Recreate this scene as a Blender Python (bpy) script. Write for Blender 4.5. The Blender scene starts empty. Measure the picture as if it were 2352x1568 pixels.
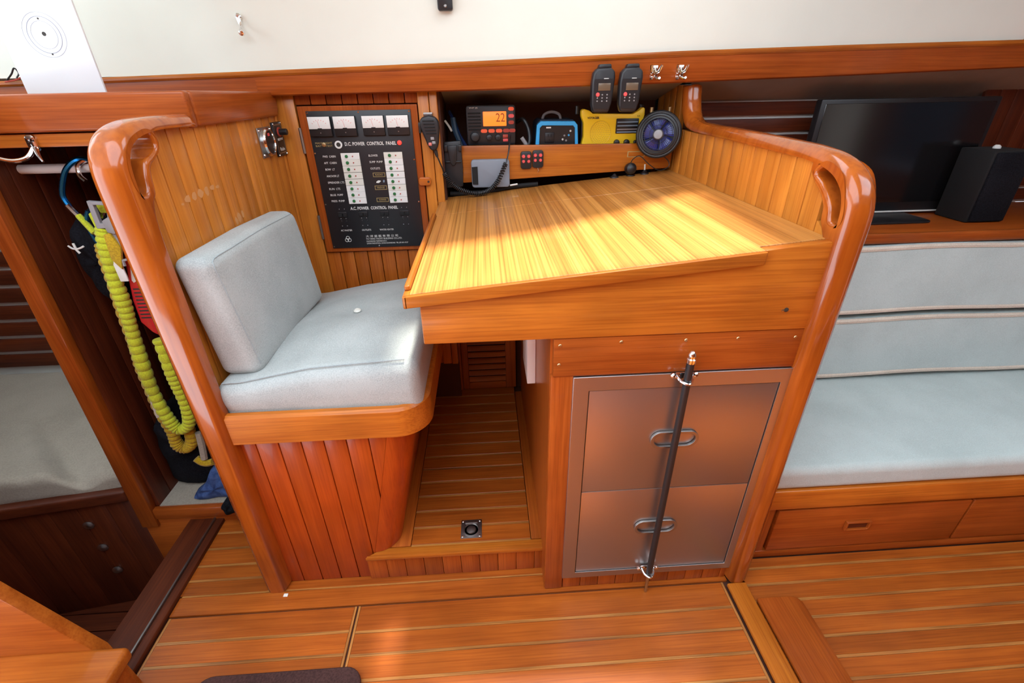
import bpy, bmesh, math, random
from mathutils import Vector, Matrix
random.seed(7)
PI = math.pi
SC = bpy.context.scene
COL = SC.collection

# ------------------------------------------------------------------ camera
CAM = (0.0, -0.8845, 1.35)
PITCH, YAW, ROLL = [math.radians(a) for a in (28.5724, 2.922, -0.9876)]
cd = bpy.data.cameras.new('camera'); cd.sensor_width = 36.0; cd.lens = 1067.07 / 2352 * 36.0
cd.clip_start = 0.02; cd.clip_end = 60
co = bpy.data.objects.new('camera', cd); COL.objects.link(co); SC.camera = co
fw = Vector((math.sin(YAW) * math.cos(PITCH), math.cos(YAW) * math.cos(PITCH), -math.sin(PITCH)))
rt = Vector((math.cos(YAW), -math.sin(YAW), 0)); up = rt.cross(fw)
rt2 = rt * math.cos(ROLL) + up * math.sin(ROLL); up2 = -rt * math.sin(ROLL) + up * math.cos(ROLL)
co.matrix_world = Matrix(((rt2.x, up2.x, -fw.x, CAM[0]), (rt2.y, up2.y, -fw.y, CAM[1]), (rt2.z, up2.z, -fw.z, CAM[2]), (0, 0, 0, 1)))

# ------------------------------------------------------------------ world, sun, exposure
W = bpy.data.worlds.new('sky'); SC.world = W; W.use_nodes = True
bg = W.node_tree.nodes['Background']; bg.inputs[0].default_value = (0.84, 0.95, 1.06, 1); bg.inputs[1].default_value = 4.4
sd = bpy.data.lights.new('sun', 'SUN'); sd.energy = 11.0; sd.angle = math.radians(6); sd.color = (1, 0.94, 0.82)
so = bpy.data.objects.new('sun', sd); COL.objects.link(so)
so.rotation_euler = Vector((0.10, 0.20, 1.0)).to_track_quat('Z', 'Y').to_euler()
SC.view_settings.view_transform = 'Standard'; SC.view_settings.look = 'None'
SC.view_settings.gamma = 1.0; SC.view_settings.use_curve_mapping = False
SC.view_settings.exposure = 0.15

# ------------------------------------------------------------------ materials
def newmat(name):
    m = bpy.data.materials.new(name); m.use_nodes = True
    return m, m.node_tree.nodes, m.node_tree.links, m.node_tree.nodes['Principled BSDF']

def plain(name, col, rough=0.5, metal=0.0, coat=0.0, spec=0.5, noise=0.0, emit=None, es=1.0, bump=0.0, bscale=300, trans=0.0):
    m, N, L, b = newmat(name)
    b.inputs['Base Color'].default_value = (*col, 1); b.inputs['Roughness'].default_value = rough
    b.inputs['Metallic'].default_value = metal; b.inputs['Coat Weight'].default_value = coat
    b.inputs['Coat Roughness'].default_value = 0.08; b.inputs['Specular IOR Level'].default_value = spec
    b.inputs['Transmission Weight'].default_value = trans
    tc = N.new('ShaderNodeTexCoord')
    nz = N.new('ShaderNodeTexNoise'); nz.inputs['Scale'].default_value = 9; nz.inputs['Detail'].default_value = 5
    L.new(tc.outputs['Object'], nz.inputs['Vector'])
    if noise:
        mx = N.new('ShaderNodeMix'); mx.data_type = 'RGBA'; mx.blend_type = 'MULTIPLY'
        mx.inputs[6].default_value = (*col, 1); cr = N.new('ShaderNodeValToRGB')
        cr.color_ramp.elements[0].color = (1 - noise,) * 3 + (1,); cr.color_ramp.elements[1].color = (1, 1, 1, 1)
        cr.color_ramp.elements[0].position = 0.3; cr.color_ramp.elements[1].position = 0.7
        L.new(nz.outputs['Fac'], cr.inputs[0]); mx.inputs[0].default_value = 1; L.new(cr.outputs[0], mx.inputs[7])
        L.new(mx.outputs[2], b.inputs['Base Color'])
    if bump:
        n2 = N.new('ShaderNodeTexNoise'); n2.inputs['Scale'].default_value = bscale; L.new(tc.outputs['Object'], n2.inputs['Vector'])
        bp = N.new('ShaderNodeBump'); bp.inputs['Strength'].default_value = bump; bp.inputs['Distance'].default_value = 0.002
        L.new(n2.outputs['Fac'], bp.inputs['Height']); L.new(bp.outputs[0], b.inputs['Normal'])
    if emit:
        b.inputs['Emission Color'].default_value = (*emit, 1); b.inputs['Emission Strength'].default_value = es
    return m

def wood(name, light, dark, axis='X', rough=0.32, coat=0.14, vary=0.30, streak=0.5, fine=1.0, stretch=16.0):
    m, N, L, b = newmat(name)
    tc = N.new('ShaderNodeTexCoord'); oi = N.new('ShaderNodeObjectInfo')
    mul = N.new('ShaderNodeMath'); mul.operation = 'MULTIPLY'; mul.inputs[1].default_value = 41.7; L.new(oi.outputs['Random'], mul.inputs[0])
    add = N.new('ShaderNodeVectorMath'); add.operation = 'ADD'; L.new(tc.outputs['Object'], add.inputs[0]); L.new(mul.outputs[0], add.inputs[1])
    s = {'X': (1, stretch, stretch), 'Y': (stretch, 1, stretch), 'Z': (stretch, stretch, 1)}[axis]
    mp = N.new('ShaderNodeMapping'); mp.inputs['Scale'].default_value = s; L.new(add.outputs[0], mp.inputs['Vector'])
    n1 = N.new('ShaderNodeTexNoise'); n1.inputs['Scale'].default_value = 2.2; n1.inputs['Detail'].default_value = 7; n1.inputs['Roughness'].default_value = 0.62
    n1.inputs['Distortion'].default_value = 0.5; L.new(mp.outputs[0], n1.inputs['Vector'])
    s2 = tuple(v * (5 if v > 1 else 1.6) for v in s)
    mp2 = N.new('ShaderNodeMapping'); mp2.inputs['Scale'].default_value = s2; L.new(add.outputs[0], mp2.inputs['Vector'])
    n2 = N.new('ShaderNodeTexNoise'); n2.inputs['Scale'].default_value = 3.0 * fine; n2.inputs['Detail'].default_value = 4; L.new(mp2.outputs[0], n2.inputs['Vector'])
    n3 = N.new('ShaderNodeTexNoise'); n3.inputs['Scale'].default_value = 6; n3.inputs['Detail'].default_value = 2; L.new(add.outputs[0], n3.inputs['Vector'])
    r1 = N.new('ShaderNodeValToRGB'); r1.color_ramp.elements[0].position = 0.33; r1.color_ramp.elements[1].position = 0.66
    r1.color_ramp.elements[0].color = (*dark, 1); r1.color_ramp.elements[1].color = (*light, 1); L.new(n1.outputs['Fac'], r1.inputs[0])
    r2 = N.new('ShaderNodeValToRGB'); r2.color_ramp.elements[0].position = 0.36; r2.color_ramp.elements[1].position = 0.55
    k = 1 - streak; r2.color_ramp.elements[0].color = (k, k * 0.93, k * 0.9, 1); r2.color_ramp.elements[1].color = (1, 1, 1, 1); L.new(n2.outputs['Fac'], r2.inputs[0])
    mx = N.new('ShaderNodeMix'); mx.data_type = 'RGBA'; mx.blend_type = 'MULTIPLY'; mx.inputs[0].default_value = 1
    L.new(r1.outputs[0], mx.inputs[6]); L.new(r2.outputs[0], mx.inputs[7])
    mr = N.new('ShaderNodeMapRange'); mr.inputs['To Min'].default_value = 1 - vary; mr.inputs['To Max'].default_value = 1 + vary; L.new(oi.outputs['Random'], mr.inputs[0])
    m3 = N.new('ShaderNodeMapRange'); m3.inputs['From Min'].default_value = 0.3; m3.inputs['From Max'].default_value = 0.7
    m3.inputs['To Min'].default_value = 0.86; m3.inputs['To Max'].default_value = 1.1; L.new(n3.outputs['Fac'], m3.inputs[0])
    mm = N.new('ShaderNodeMath'); mm.operation = 'MULTIPLY'; L.new(mr.outputs[0], mm.inputs[0]); L.new(m3.outputs[0], mm.inputs[1])
    sc = N.new('ShaderNodeVectorMath'); sc.operation = 'SCALE'; L.new(mx.outputs[2], sc.inputs[0]); L.new(mm.outputs[0], sc.inputs['Scale'])
    L.new(sc.outputs[0], b.inputs['Base Color'])
    b.inputs['Roughness'].default_value = rough; b.inputs['Coat Weight'].default_value = coat; b.inputs['Coat Roughness'].default_value = 0.08; b.inputs['Specular IOR Level'].default_value = 0.32
    bp = N.new('ShaderNodeBump'); bp.inputs['Strength'].default_value = 0.12; bp.inputs['Distance'].default_value = 0.001
    L.new(n2.outputs['Fac'], bp.inputs['Height']); L.new(bp.outputs[0], b.inputs['Normal'])
    return m

def fabric(name, col, col2, scale=420, rough=0.95):
    m, N, L, b = newmat(name)
    tc = N.new('ShaderNodeTexCoord')
    ck = N.new('ShaderNodeTexNoise'); ck.inputs['Scale'].default_value = scale; ck.inputs['Detail'].default_value = 2
    L.new(tc.outputs['Object'], ck.inputs['Vector'])
    big = N.new('ShaderNodeTexNoise'); big.inputs['Scale'].default_value = 7; big.inputs['Detail'].default_value = 3; L.new(tc.outputs['Object'], big.inputs['Vector'])
    ad = N.new('ShaderNodeMath'); ad.operation = 'MULTIPLY_ADD'; ad.inputs[1].default_value = 0.55; L.new(ck.outputs['Fac'], ad.inputs[0])
    m2 = N.new('ShaderNodeMath'); m2.operation = 'MULTIPLY'; m2.inputs[1].default_value = 0.45; L.new(big.outputs['Fac'], m2.inputs[0]); L.new(m2.outputs[0], ad.inputs[2])
    cr = N.new('ShaderNodeValToRGB'); cr.color_ramp.elements[0].color = (*col2, 1); cr.color_ramp.elements[1].color = (*col, 1)
    cr.color_ramp.elements[0].position = 0.36; cr.color_ramp.elements[1].position = 0.6; L.new(ad.outputs[0], cr.inputs[0]); L.new(cr.outputs[0], b.inputs['Base Color'])
    b.inputs['Roughness'].default_value = rough; b.inputs['Sheen Weight'].default_value = 0.2 if sum(col) > 0.8 else 0.0; b.inputs['Specular IOR Level'].default_value = 0.15
    bp = N.new('ShaderNodeBump'); bp.inputs['Strength'].default_value = 0.35; bp.inputs['Distance'].default_value = 0.002
    L.new(ck.outputs['Fac'], bp.inputs['Height']); L.new(bp.outputs[0], b.inputs['Normal'])
    return m

TL, TD = (0.52, 0.160, 0.017), (0.39, 0.098, 0.009)
RL, RD = (0.41, 0.094, 0.0125), (0.31, 0.060, 0.0075)
M = {}
for ax in 'XYZ':
    M['teak' + ax] = wood('varnished_teak_' + ax, TL, TD, ax, vary=0.12, streak=0.20)
    M['red' + ax] = wood('red_teak_' + ax, RL, RD, ax, vary=0.14, streak=0.20)
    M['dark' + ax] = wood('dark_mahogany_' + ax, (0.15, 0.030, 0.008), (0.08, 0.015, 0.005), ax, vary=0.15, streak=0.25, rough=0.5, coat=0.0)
    M['plank' + ax] = wood('plank_teak_' + ax, (0.50, 0.138, 0.017), (0.37, 0.086, 0.009), ax, vary=0.10, streak=0.14)
    M['sole' + ax] = wood('sole_teak_' + ax, (0.43, 0.106, 0.0115), (0.33, 0.072, 0.0075), ax, vary=0.14, streak=0.20, rough=0.36, coat=0.05)
    M['holly' + ax] = wood('pale_inlay_' + ax, (0.52, 0.22, 0.05), (0.36, 0.13, 0.03), ax, vary=0.15, streak=0.4, rough=0.4, coat=0.3)
M['panelZ'] = wood('panel_teak', (0.62, 0.225, 0.032), (0.49, 0.155, 0.019), 'Z', vary=0.08, streak=0.12)
M['seatZ'] = wood('seat_teak', (0.48, 0.076, 0.007), (0.36, 0.050, 0.004), 'Z', vary=0.12, streak=0.14)
M['frame'] = wood('varnished_teak_frame', (0.42, 0.098, 0.010), (0.31, 0.062, 0.005), 'Z', vary=0.05, streak=0.18, stretch=6, rough=0.2, coat=0.7)
def veneer():
    m, N, L, b = newmat('striped_teak_veneer')
    tc = N.new('ShaderNodeTexCoord'); gm = N.new('ShaderNodeNewGeometry'); outs = []
    for sc, d, lo, hi, kk in (((34, 0.5, 1), 3, 0.36, 0.64, None), ((210, 0.8, 1), 2, 0.38, 0.56, 0.66), ((9, 0.35, 1), 2, 0.35, 0.65, 0.86)):
        mp = N.new('ShaderNodeMapping'); mp.inputs['Scale'].default_value = sc; L.new(gm.outputs['Position'], mp.inputs[0])
        n = N.new('ShaderNodeTexNoise'); n.inputs['Scale'].default_value = 1.0; n.inputs['Detail'].default_value = d; L.new(mp.outputs[0], n.inputs['Vector'])
        r = N.new('ShaderNodeValToRGB'); r.color_ramp.elements[0].position = lo; r.color_ramp.elements[1].position = hi
        if kk is None: r.color_ramp.elements[0].color = (0.48, 0.19, 0.037, 1); r.color_ramp.elements[1].color = (0.66, 0.30, 0.072, 1)
        else: r.color_ramp.elements[0].color = (kk, kk * 0.93, kk * 0.86, 1); r.color_ramp.elements[1].color = (1, 1, 1, 1)
        L.new(n.outputs['Fac'], r.inputs[0]); outs.append(r.outputs[0])
    cur = outs[0]
    for o in outs[1:]:
        mx = N.new('ShaderNodeMix'); mx.data_type = 'RGBA'; mx.blend_type = 'MULTIPLY'; mx.inputs[0].default_value = 1
        L.new(cur, mx.inputs[6]); L.new(o, mx.inputs[7]); cur = mx.outputs[2]
    L.new(cur, b.inputs['Base Color']); b.inputs['Roughness'].default_value = 0.34; b.inputs['Coat Weight'].default_value = 0.2
    return m
M['veneer'] = veneer()
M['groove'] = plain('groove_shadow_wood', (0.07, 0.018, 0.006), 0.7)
M['cream'] = plain('cream_headliner', (0.78, 0.82, 0.74), 0.5, noise=0.03)
M['liner'] = plain('hull_liner', (0.36, 0.31, 0.26), 0.7, noise=0.15)
M['whitegap'] = plain('white_hull_paint', (0.78, 0.78, 0.74), 0.6)
M['black'] = plain('black_plastic', (0.012, 0.012, 0.014), 0.4)
M['charcoal'] = plain('charcoal_plastic', (0.016, 0.0165, 0.020), 0.4)
M['matte'] = plain('matte_black', (0.006, 0.006, 0.007), 0.8)
M['panel'] = plain('panel_black', (0.018, 0.019, 0.023), 0.33, noise=0.25)
M['white'] = plain('white_plastic', (0.80, 0.80, 0.78), 0.4)
M['card'] = plain('white_card', (0.92, 0.92, 0.92), 0.6)
M['offwhite'] = plain('aged_white_plastic', (0.74, 0.73, 0.66), 0.4)
M['print'] = plain('white_print', (0.75, 0.75, 0.72), 0.6)
M['tape'] = plain('gold_label_tape', (0.42, 0.31, 0.12), 0.5)
M['green'] = plain('green_button', (0.02, 0.16, 0.045), 0.4)
M['reddot'] = plain('dark_red_button', (0.42, 0.05, 0.03), 0.5)
M['redlamp'] = plain('red_lamp', (0.9, 0.05, 0.04), 0.4, emit=(1.0, 0.06, 0.04), es=0.8)
M['pink'] = plain('red_rubber_key', (0.80, 0.10, 0.10), 0.5)
M['salmon'] = plain('salmon_key', (0.72, 0.20, 0.17), 0.5)
M['chrome'] = plain('chrome', (0.82, 0.82, 0.82), 0.12, 1.0)
M['brass'] = plain('dull_brass', (0.50, 0.40, 0.22), 0.35, 1.0)
M['iron'] = plain('dull_steel', (0.35, 0.34, 0.33), 0.4, 1.0)
M['grey'] = plain('grey_plastic', (0.22, 0.25, 0.30), 0.5)
M['greybuckle'] = plain('grey_buckle', (0.30, 0.29, 0.30), 0.5)
M['amber'] = plain('amber_display', (0.85, 0.18, 0.02), 0.4, emit=(1.0, 0.22, 0.02), es=0.9)
M['amberkey'] = plain('amber_key', (0.5, 0.07, 0.03), 0.4, emit=(1.0, 0.12, 0.04), es=0.35)
M['amberink'] = plain('amber_ink', (0.35, 0.08, 0.01), 0.5)
M['lcd'] = plain('lcd_grey', (0.14, 0.10, 0.065), 0.25)
M['yellow'] = plain('yellow_plastic', (0.95, 0.62, 0.015), 0.38, noise=0.06)
M['ink'] = plain('dark_ink', (0.03, 0.025, 0.02), 0.6)
M['sky_blue'] = plain('bright_blue_plastic', (0.05, 0.46, 0.95), 0.4)
M['navy'] = plain('navy_plastic', (0.010, 0.035, 0.07), 0.5)
M['fanblue'] = plain('translucent_blue_blade', (0.03, 0.05, 0.36), 0.25, coat=0.4)
M['bluebar'] = plain('dial_blue', (0.22, 0.32, 0.42), 0.5)
M['tether'] = fabric('lime_webbing', (0.60, 0.68, 0.035), (0.42, 0.45, 0.03), 300, 0.8)
M['tether2'] = fabric('gold_webbing', (0.62, 0.42, 0.02), (0.38, 0.24, 0.015), 300, 0.8)
M['blackcloth'] = fabric('black_cloth', (0.012, 0.013, 0.018), (0.004, 0.004, 0.006), 200)
M['navycloth'] = fabric('navy_cloth', (0.02, 0.04, 0.14), (0.008, 0.016, 0.06), 200)
M['bluecloth'] = fabric('blue_cloth', (0.08, 0.14, 0.34), (0.03, 0.06, 0.18), 60)
M['redfoil'] = plain('red_plastic_bag', (0.72, 0.03, 0.04), 0.22, coat=0.6, noise=0.3)
M['bluealu'] = plain('blue_anodised', (0.02, 0.22, 0.55), 0.2, 0.9)
M['book'] = plain('glossy_white_board', (0.80, 0.85, 0.88), 0.25, coat=0.3)
M['ringink'] = plain('pale_line_ink', (0.36, 0.40, 0.50), 0.5)
M['navcush'] = fabric('pale_grey_weave', (0.45, 0.485, 0.475), (0.32, 0.35, 0.345), 380)
M['settcush'] = fabric('pale_blue_grey_weave', (0.53, 0.62, 0.61), (0.43, 0.51, 0.50), 420)
M['piping'] = fabric('cream_piping', (0.70, 0.62, 0.52), (0.55, 0.48, 0.40), 300)
M['seam'] = fabric('grey_seam', (0.36, 0.41, 0.42), (0.28, 0.33, 0.34), 300)
M['sheet'] = fabric('beige_sheet', (0.44, 0.385, 0.31), (0.35, 0.30, 0.24), 200)
M['rug'] = fabric('brown_rug', (0.085, 0.040, 0.035), (0.045, 0.022, 0.020), 220)
M['stain'] = plain('pale_worn_varnish', (0.60, 0.28, 0.10), 0.6)
M['rubberbug'] = plain('paper_scrap', (0.85, 0.83, 0.78), 0.7)

def steel():
    m, N, L, b = newmat('brushed_stainless')
    tc = N.new('ShaderNodeTexCoord'); mp = N.new('ShaderNodeMapping'); mp.inputs['Scale'].default_value = (3, 3, 220); L.new(tc.outputs['Object'], mp.inputs[0])
    n = N.new('ShaderNodeTexNoise'); n.inputs['Scale'].default_value = 6; n.inputs['Detail'].default_value = 4; L.new(mp.outputs[0], n.inputs['Vector'])
    r = N.new('ShaderNodeMapRange'); r.inputs['To Min'].default_value = 0.36; r.inputs['To Max'].default_value = 0.46; L.new(n.outputs['Fac'], r.inputs[0]); L.new(r.outputs[0], b.inputs['Roughness'])
    b.inputs['Base Color'].default_value = (0.43, 0.40, 0.39, 1); b.inputs['Metallic'].default_value = 1
    bp = N.new('ShaderNodeBump'); bp.inputs['Strength'].default_value = 0.04; bp.inputs['Distance'].default_value = 0.001; L.new(n.outputs['Fac'], bp.inputs['Height']); L.new(bp.outputs[0], b.inputs['Normal'])
    return m
M['steel'] = steel()
M['screen'] = plain('tv_glass', (0.006, 0.006, 0.007), 0.14, spec=0.9)

# ------------------------------------------------------------------ mesh helpers
class G:
    def __init__(s): s.v = []; s.f = []
    def add(s, vs, fs):
        n = len(s.v); s.v += [tuple(p) for p in vs]; s.f += [tuple(i + n for i in f) for f in fs]; return s
    def bm(s, b):
        b.verts.index_update(); s.add([v.co[:] for v in b.verts], [[v.index for v in f.verts] for f in b.faces]); b.free(); return s
    def box(s, x0, x1, y0, y1, z0, z1, bev=0.0, seg=2):
        V = [(x, y, z) for x in (x0, x1) for y in (y0, y1) for z in (z0, z1)]
        F = [(0, 1, 3, 2), (4, 6, 7, 5), (0, 4, 5, 1), (2, 3, 7, 6), (0, 2, 6, 4), (1, 5, 7, 3)]
        if bev <= 0: return s.add(V, F)
        b = bmesh.new(); vs = [b.verts.new(p) for p in V]
        for f in F: b.faces.new([vs[i] for i in f])
        bmesh.ops.bevel(b, geom=list(b.edges), offset=bev, segments=seg, profile=0.5, affect='EDGES')
        return s.bm(b)
    def prism(s, pts, axis, a, b_, bev=0.0, seg=2):
        # pts: 2-D outline; axis: extrude direction. X:(y,z)  Y:(x,z)  Z:(x,y)
        def P(p, t): return {'X': (t, p[0], p[1]), 'Y': (p[0], t, p[1]), 'Z': (p[0], p[1], t)}[axis]
        b = bmesh.new(); n = len(pts)
        A = [b.verts.new(P(p, a)) for p in pts]; B = [b.verts.new(P(p, b_)) for p in pts]
        b.faces.new(A); b.faces.new(B[::-1])
        rim = []
        for i in range(n): b.faces.new((A[i], B[i], B[(i + 1) % n], A[(i + 1) % n]))
        bmesh.ops.recalc_face_normals(b, faces=b.faces)
        if bev > 0:
            b.edges.ensure_lookup_table()
            ed = [e for e in b.edges if len(e.link_faces) == 2 and e.calc_face_angle(0) > 0.6]
            bmesh.ops.bevel(b, geom=ed, offset=bev, segments=seg, profile=0.5, affect='EDGES')
        return s.bm(b)
    def plate(s, outer, holes, axis, a, b_):
        def P(p, t): return {'X': (t, p[0], p[1]), 'Y': (p[0], t, p[1]), 'Z': (p[0], p[1], t)}[axis]
        b = bmesh.new()
        for loop in [outer] + holes:
            vs = [b.verts.new(P(p, a)) for p in loop]
            for i in range(len(vs)): b.edges.new((vs[i], vs[(i + 1) % len(vs)]))
        bmesh.ops.triangle_fill(b, use_beauty=True, use_dissolve=False, edges=list(b.edges))
        fs = list(b.faces); r = bmesh.ops.extrude_face_region(b, geom=fs)
        d = Vector(P((0, 0), b_ - a))
        bmesh.ops.translate(b, verts=[e for e in r['geom'] if isinstance(e, bmesh.types.BMVert)], vec=d)
        bmesh.ops.recalc_face_normals(b, faces=b.faces)
        return s.bm(b)
    def tube(s, path, r, n=8, closed=False, rz=None):
        path = [Vector(p) for p in path]; m = len(path); rr = r if callable(r) else (lambda t: r)
        if closed: T = [(path[(i + 1) % m] - path[i - 1]).normalized() for i in range(m)]
        else: T = [(path[min(i + 1, m - 1)] - path[max(i - 1, 0)]).normalized() for i in range(m)]
        nrm = T[0].orthogonal().normalized(); V = []; F = []
        for i in range(m):
            nrm = (nrm - T[i] * nrm.dot(T[i]))
            nrm = nrm.normalized() if nrm.length > 1e-6 else T[i].orthogonal().normalized()
            bi = T[i].cross(nrm); R = rr(i / max(1, m - 1))
            for k in range(n):
                a = 2 * PI * k / n; V.append(path[i] + nrm * (R * math.cos(a)) + bi * (R * math.sin(a)))
        for i in range(m if closed else m - 1):
            j = (i + 1) % m
            for k in range(n): F.append((i * n + k, i * n + (k + 1) % n, j * n + (k + 1) % n, j * n + k))
        if not closed: F.append(tuple(range(n))[::-1]); F.append(tuple((m - 1) * n + k for k in range(n)))
        return s.add(V, F)
    def lathe(s, prof, c, ax=(0, 0, 1), n=20, loop=False):
        # prof: (radius, height along ax) from c
        ax = Vector(ax).normalized(); e = ax.orthogonal().normalized(); g = ax.cross(e); c = Vector(c); V = []; F = []
        for r, h in prof:
            for k in range(n):
                a = 2 * PI * k / n; V.append(c + ax * h + e * (max(r, 1e-5) * math.cos(a)) + g * (max(r, 1e-5) * math.sin(a)))
        for i in range(len(prof) - 1):
            for k in range(n): F.append((i * n + k, i * n + (k + 1) % n, (i + 1) * n + (k + 1) % n, (i + 1) * n + k))
        if loop:
            q = (len(prof) - 1) * n
            for k in range(n): F.append((q + k, q + (k + 1) % n, (k + 1) % n, k))
        else: F.append(tuple(range(n))[::-1]); F.append(tuple((len(prof) - 1) * n + k for k in range(n)))
        return s.add(V, F)
    def cyl(s, p0, p1, r, n=12, bev=0.0):
        p0 = Vector(p0); p1 = Vector(p1); h = (p1 - p0).length
        pr = [(r, 0), (r, h)] if not bev else [(r - bev, 0), (r, bev), (r, h - bev), (r - bev, h)]
        return s.lathe(pr, p0, p1 - p0, n)
    def pillow(s, x0, x1, y0, y1, z0, z1, r, n=14):
        h = Vector(((x1 - x0) / 2, (y1 - y0) / 2, (z1 - z0) / 2)); c = Vector(((x0 + x1) / 2, (y0 + y1) / 2, (z0 + z1) / 2))
        def ts(L):
            e = [L - r + r * math.sin(PI / 2 * k / 4) if k else L - r for k in range(5)]
            e = [L - r * (1 - math.tan(PI / 4 * k / 4)) for k in range(5)]
            inner = [(-1 + 2 * k / n) * (L - r) for k in range(n + 1)]
            return [-q for q in e[::-1]][:-1] + inner + e[1:]
        T = [ts(h[i]) for i in range(3)]; b = bmesh.new()
        for ax in range(3):
            u, w = (ax + 1) % 3, (ax + 2) % 3
            for sg in (-1, 1):
                g = []
                for a in T[u]:
                    row = []
                    for d in T[w]:
                        p = [0, 0, 0]; p[ax] = sg * h[ax]; p[u] = a; p[w] = d; p = Vector(p)
                        q = Vector([max(-(h[i] - r), min(h[i] - r, p[i])) for i in range(3)])
                        dv = p - q
                        if dv.length > 1e-9: p = q + dv.normalized() * r
                        row.append(b.verts.new(p + c))
                    g.append(row)
                for i in range(len(g) - 1):
                    for j in range(len(g[0]) - 1):
                        f = (g[i][j], g[i + 1][j], g[i + 1][j + 1], g[i][j + 1]); b.faces.new(f if sg > 0 else f[::-1])
        bmesh.ops.remove_doubles(b, verts=b.verts, dist=1e-5)
        return s.bm(b)
    def map(s, fn): s.v = [tuple(fn(*p)) for p in s.v]; return s
    def xf(s, m): s.v = [tuple(m @ Vector(p)) for p in s.v]; return s
    def build(s, name, mat, parent=None, label=None, ang=35, bev=None, recalc=False):
        xs, ys, zs = zip(*s.v)
        c = Vector(((min(xs) + max(xs)) / 2, (min(ys) + max(ys)) / 2, min(zs)))
        me = bpy.data.meshes.new(name); me.from_pydata([tuple(Vector(p) - c) for p in s.v], [], s.f)
        if recalc:
            b = bmesh.new(); b.from_mesh(me); bmesh.ops.recalc_face_normals(b, faces=b.faces); b.to_mesh(me); b.free()
        me.shade_smooth(); me.set_sharp_from_angle(angle=math.radians(ang))
        me.materials.append(M[mat] if isinstance(mat, str) else mat)
        o = bpy.data.objects.new(name, me); COL.objects.link(o)
        if parent is not None:
            o.parent = parent; o.location = c - Vector(parent['_w'])
        else: o.location = c
        o['_w'] = tuple(c)
        if label: o['label'] = label
        if bev:
            md = o.modifiers.new('bevel', 'BEVEL'); md.width = bev; md.segments = 4; md.limit_method = 'ANGLE'; md.angle_limit = math.radians(42)
            md.harden_normals = False
        return o

def box(name, mat, parent, x0, x1, y0, y1, z0, z1, bev=0.0, seg=2, label=None):
    return G().box(x0, x1, y0, y1, z0, z1, bev, seg).build(name, mat, parent, label)

def thing(name, label, cat, loc, group=None, kind=None):
    o = bpy.data.objects.new(name, None); COL.objects.link(o); o.location = loc; o.empty_display_size = 0.05
    o['_w'] = tuple(float(v) for v in loc); o['label'] = label
    if cat: o['category'] = cat
    if group: o['group'] = group
    if kind: o['kind'] = kind
    return o

def tag(o, label, cat=None, group=None, kind=None):
    o['label'] = label
    if cat: o['category'] = cat
    if group: o['group'] = group
    if kind: o['kind'] = kind
    return o

FACE_Y = Matrix(((1, 0, 0), (0, 0, -1), (0, 1, 0)))     # text lying on a surface that faces -y
FACE_X = Matrix(((0, 0, 1), (1, 0, 0), (0, 1, 0)))      # text lying on a surface that faces +x
def text(body, size, pos, mat, parent, rot=FACE_Y, width=None, align='CENTER', name='lettering', bold=0.0, extra=None):
    cu = bpy.data.curves.new('t', 'FONT'); cu.body = body; cu.size = size; cu.align_x = align; cu.align_y = 'CENTER'; cu.resolution_u = 2
    cu.extrude = 0.0002; cu.offset = bold
    ob = bpy.data.objects.new('t', cu); COL.objects.link(ob); bpy.context.view_layer.update()
    me = bpy.data.meshes.new_from_object(ob.evaluated_get(bpy.context.evaluated_depsgraph_get()))
    bpy.data.objects.remove(ob); bpy.data.curves.remove(cu)
    if not len(me.vertices): return None
    xs = [v.co.x for v in me.vertices]; k = width / (max(xs) - min(xs)) if width else 1
    for v in me.vertices:
        p = Vector((v.co.x * k, v.co.y, v.co.z))
        if extra: p = extra @ p
        v.co = rot @ p
    me.materials.clear(); me.materials.append(M[mat]); me.name = name
    o = bpy.data.objects.new(name, me); COL.objects.link(o); o.parent = parent; o.location = Vector(pos) - Vector(parent['_w'])
    o['_w'] = tuple(pos)
    return o

def smooth_path(pts, k=8, closed=False):
    pts = [Vector(p) for p in pts]; out = []; n = len(pts)
    for i in range(n if closed else n - 1):
        p0 = pts[(i - 1) % n] if closed or i > 0 else pts[0]; p1 = pts[i]; p2 = pts[(i + 1) % n]
        p3 = pts[(i + 2) % n] if closed or i + 2 < n else pts[n - 1]
        for j in range(k):
            t = j / k
            out.append(0.5 * ((2 * p1) + (p2 - p0) * t + (2 * p0 - 5 * p1 + 4 * p2 - p3) * t * t + (3 * p1 - p0 - 3 * p2 + p3) * t ** 3))
    if not closed: out.append(pts[-1])
    return out

def rrect(x0, x1, y0, y1, r, n=4):
    P = []
    for cx, cy, a0 in ((x1 - r, y1 - r, 0), (x0 + r, y1 - r, PI / 2), (x0 + r, y0 + r, PI), (x1 - r, y0 + r, 1.5 * PI)):
        for k in range(n + 1): a = a0 + PI / 2 * k / n; P.append((cx + r * math.cos(a), cy + r * math.sin(a)))
    return P

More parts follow.
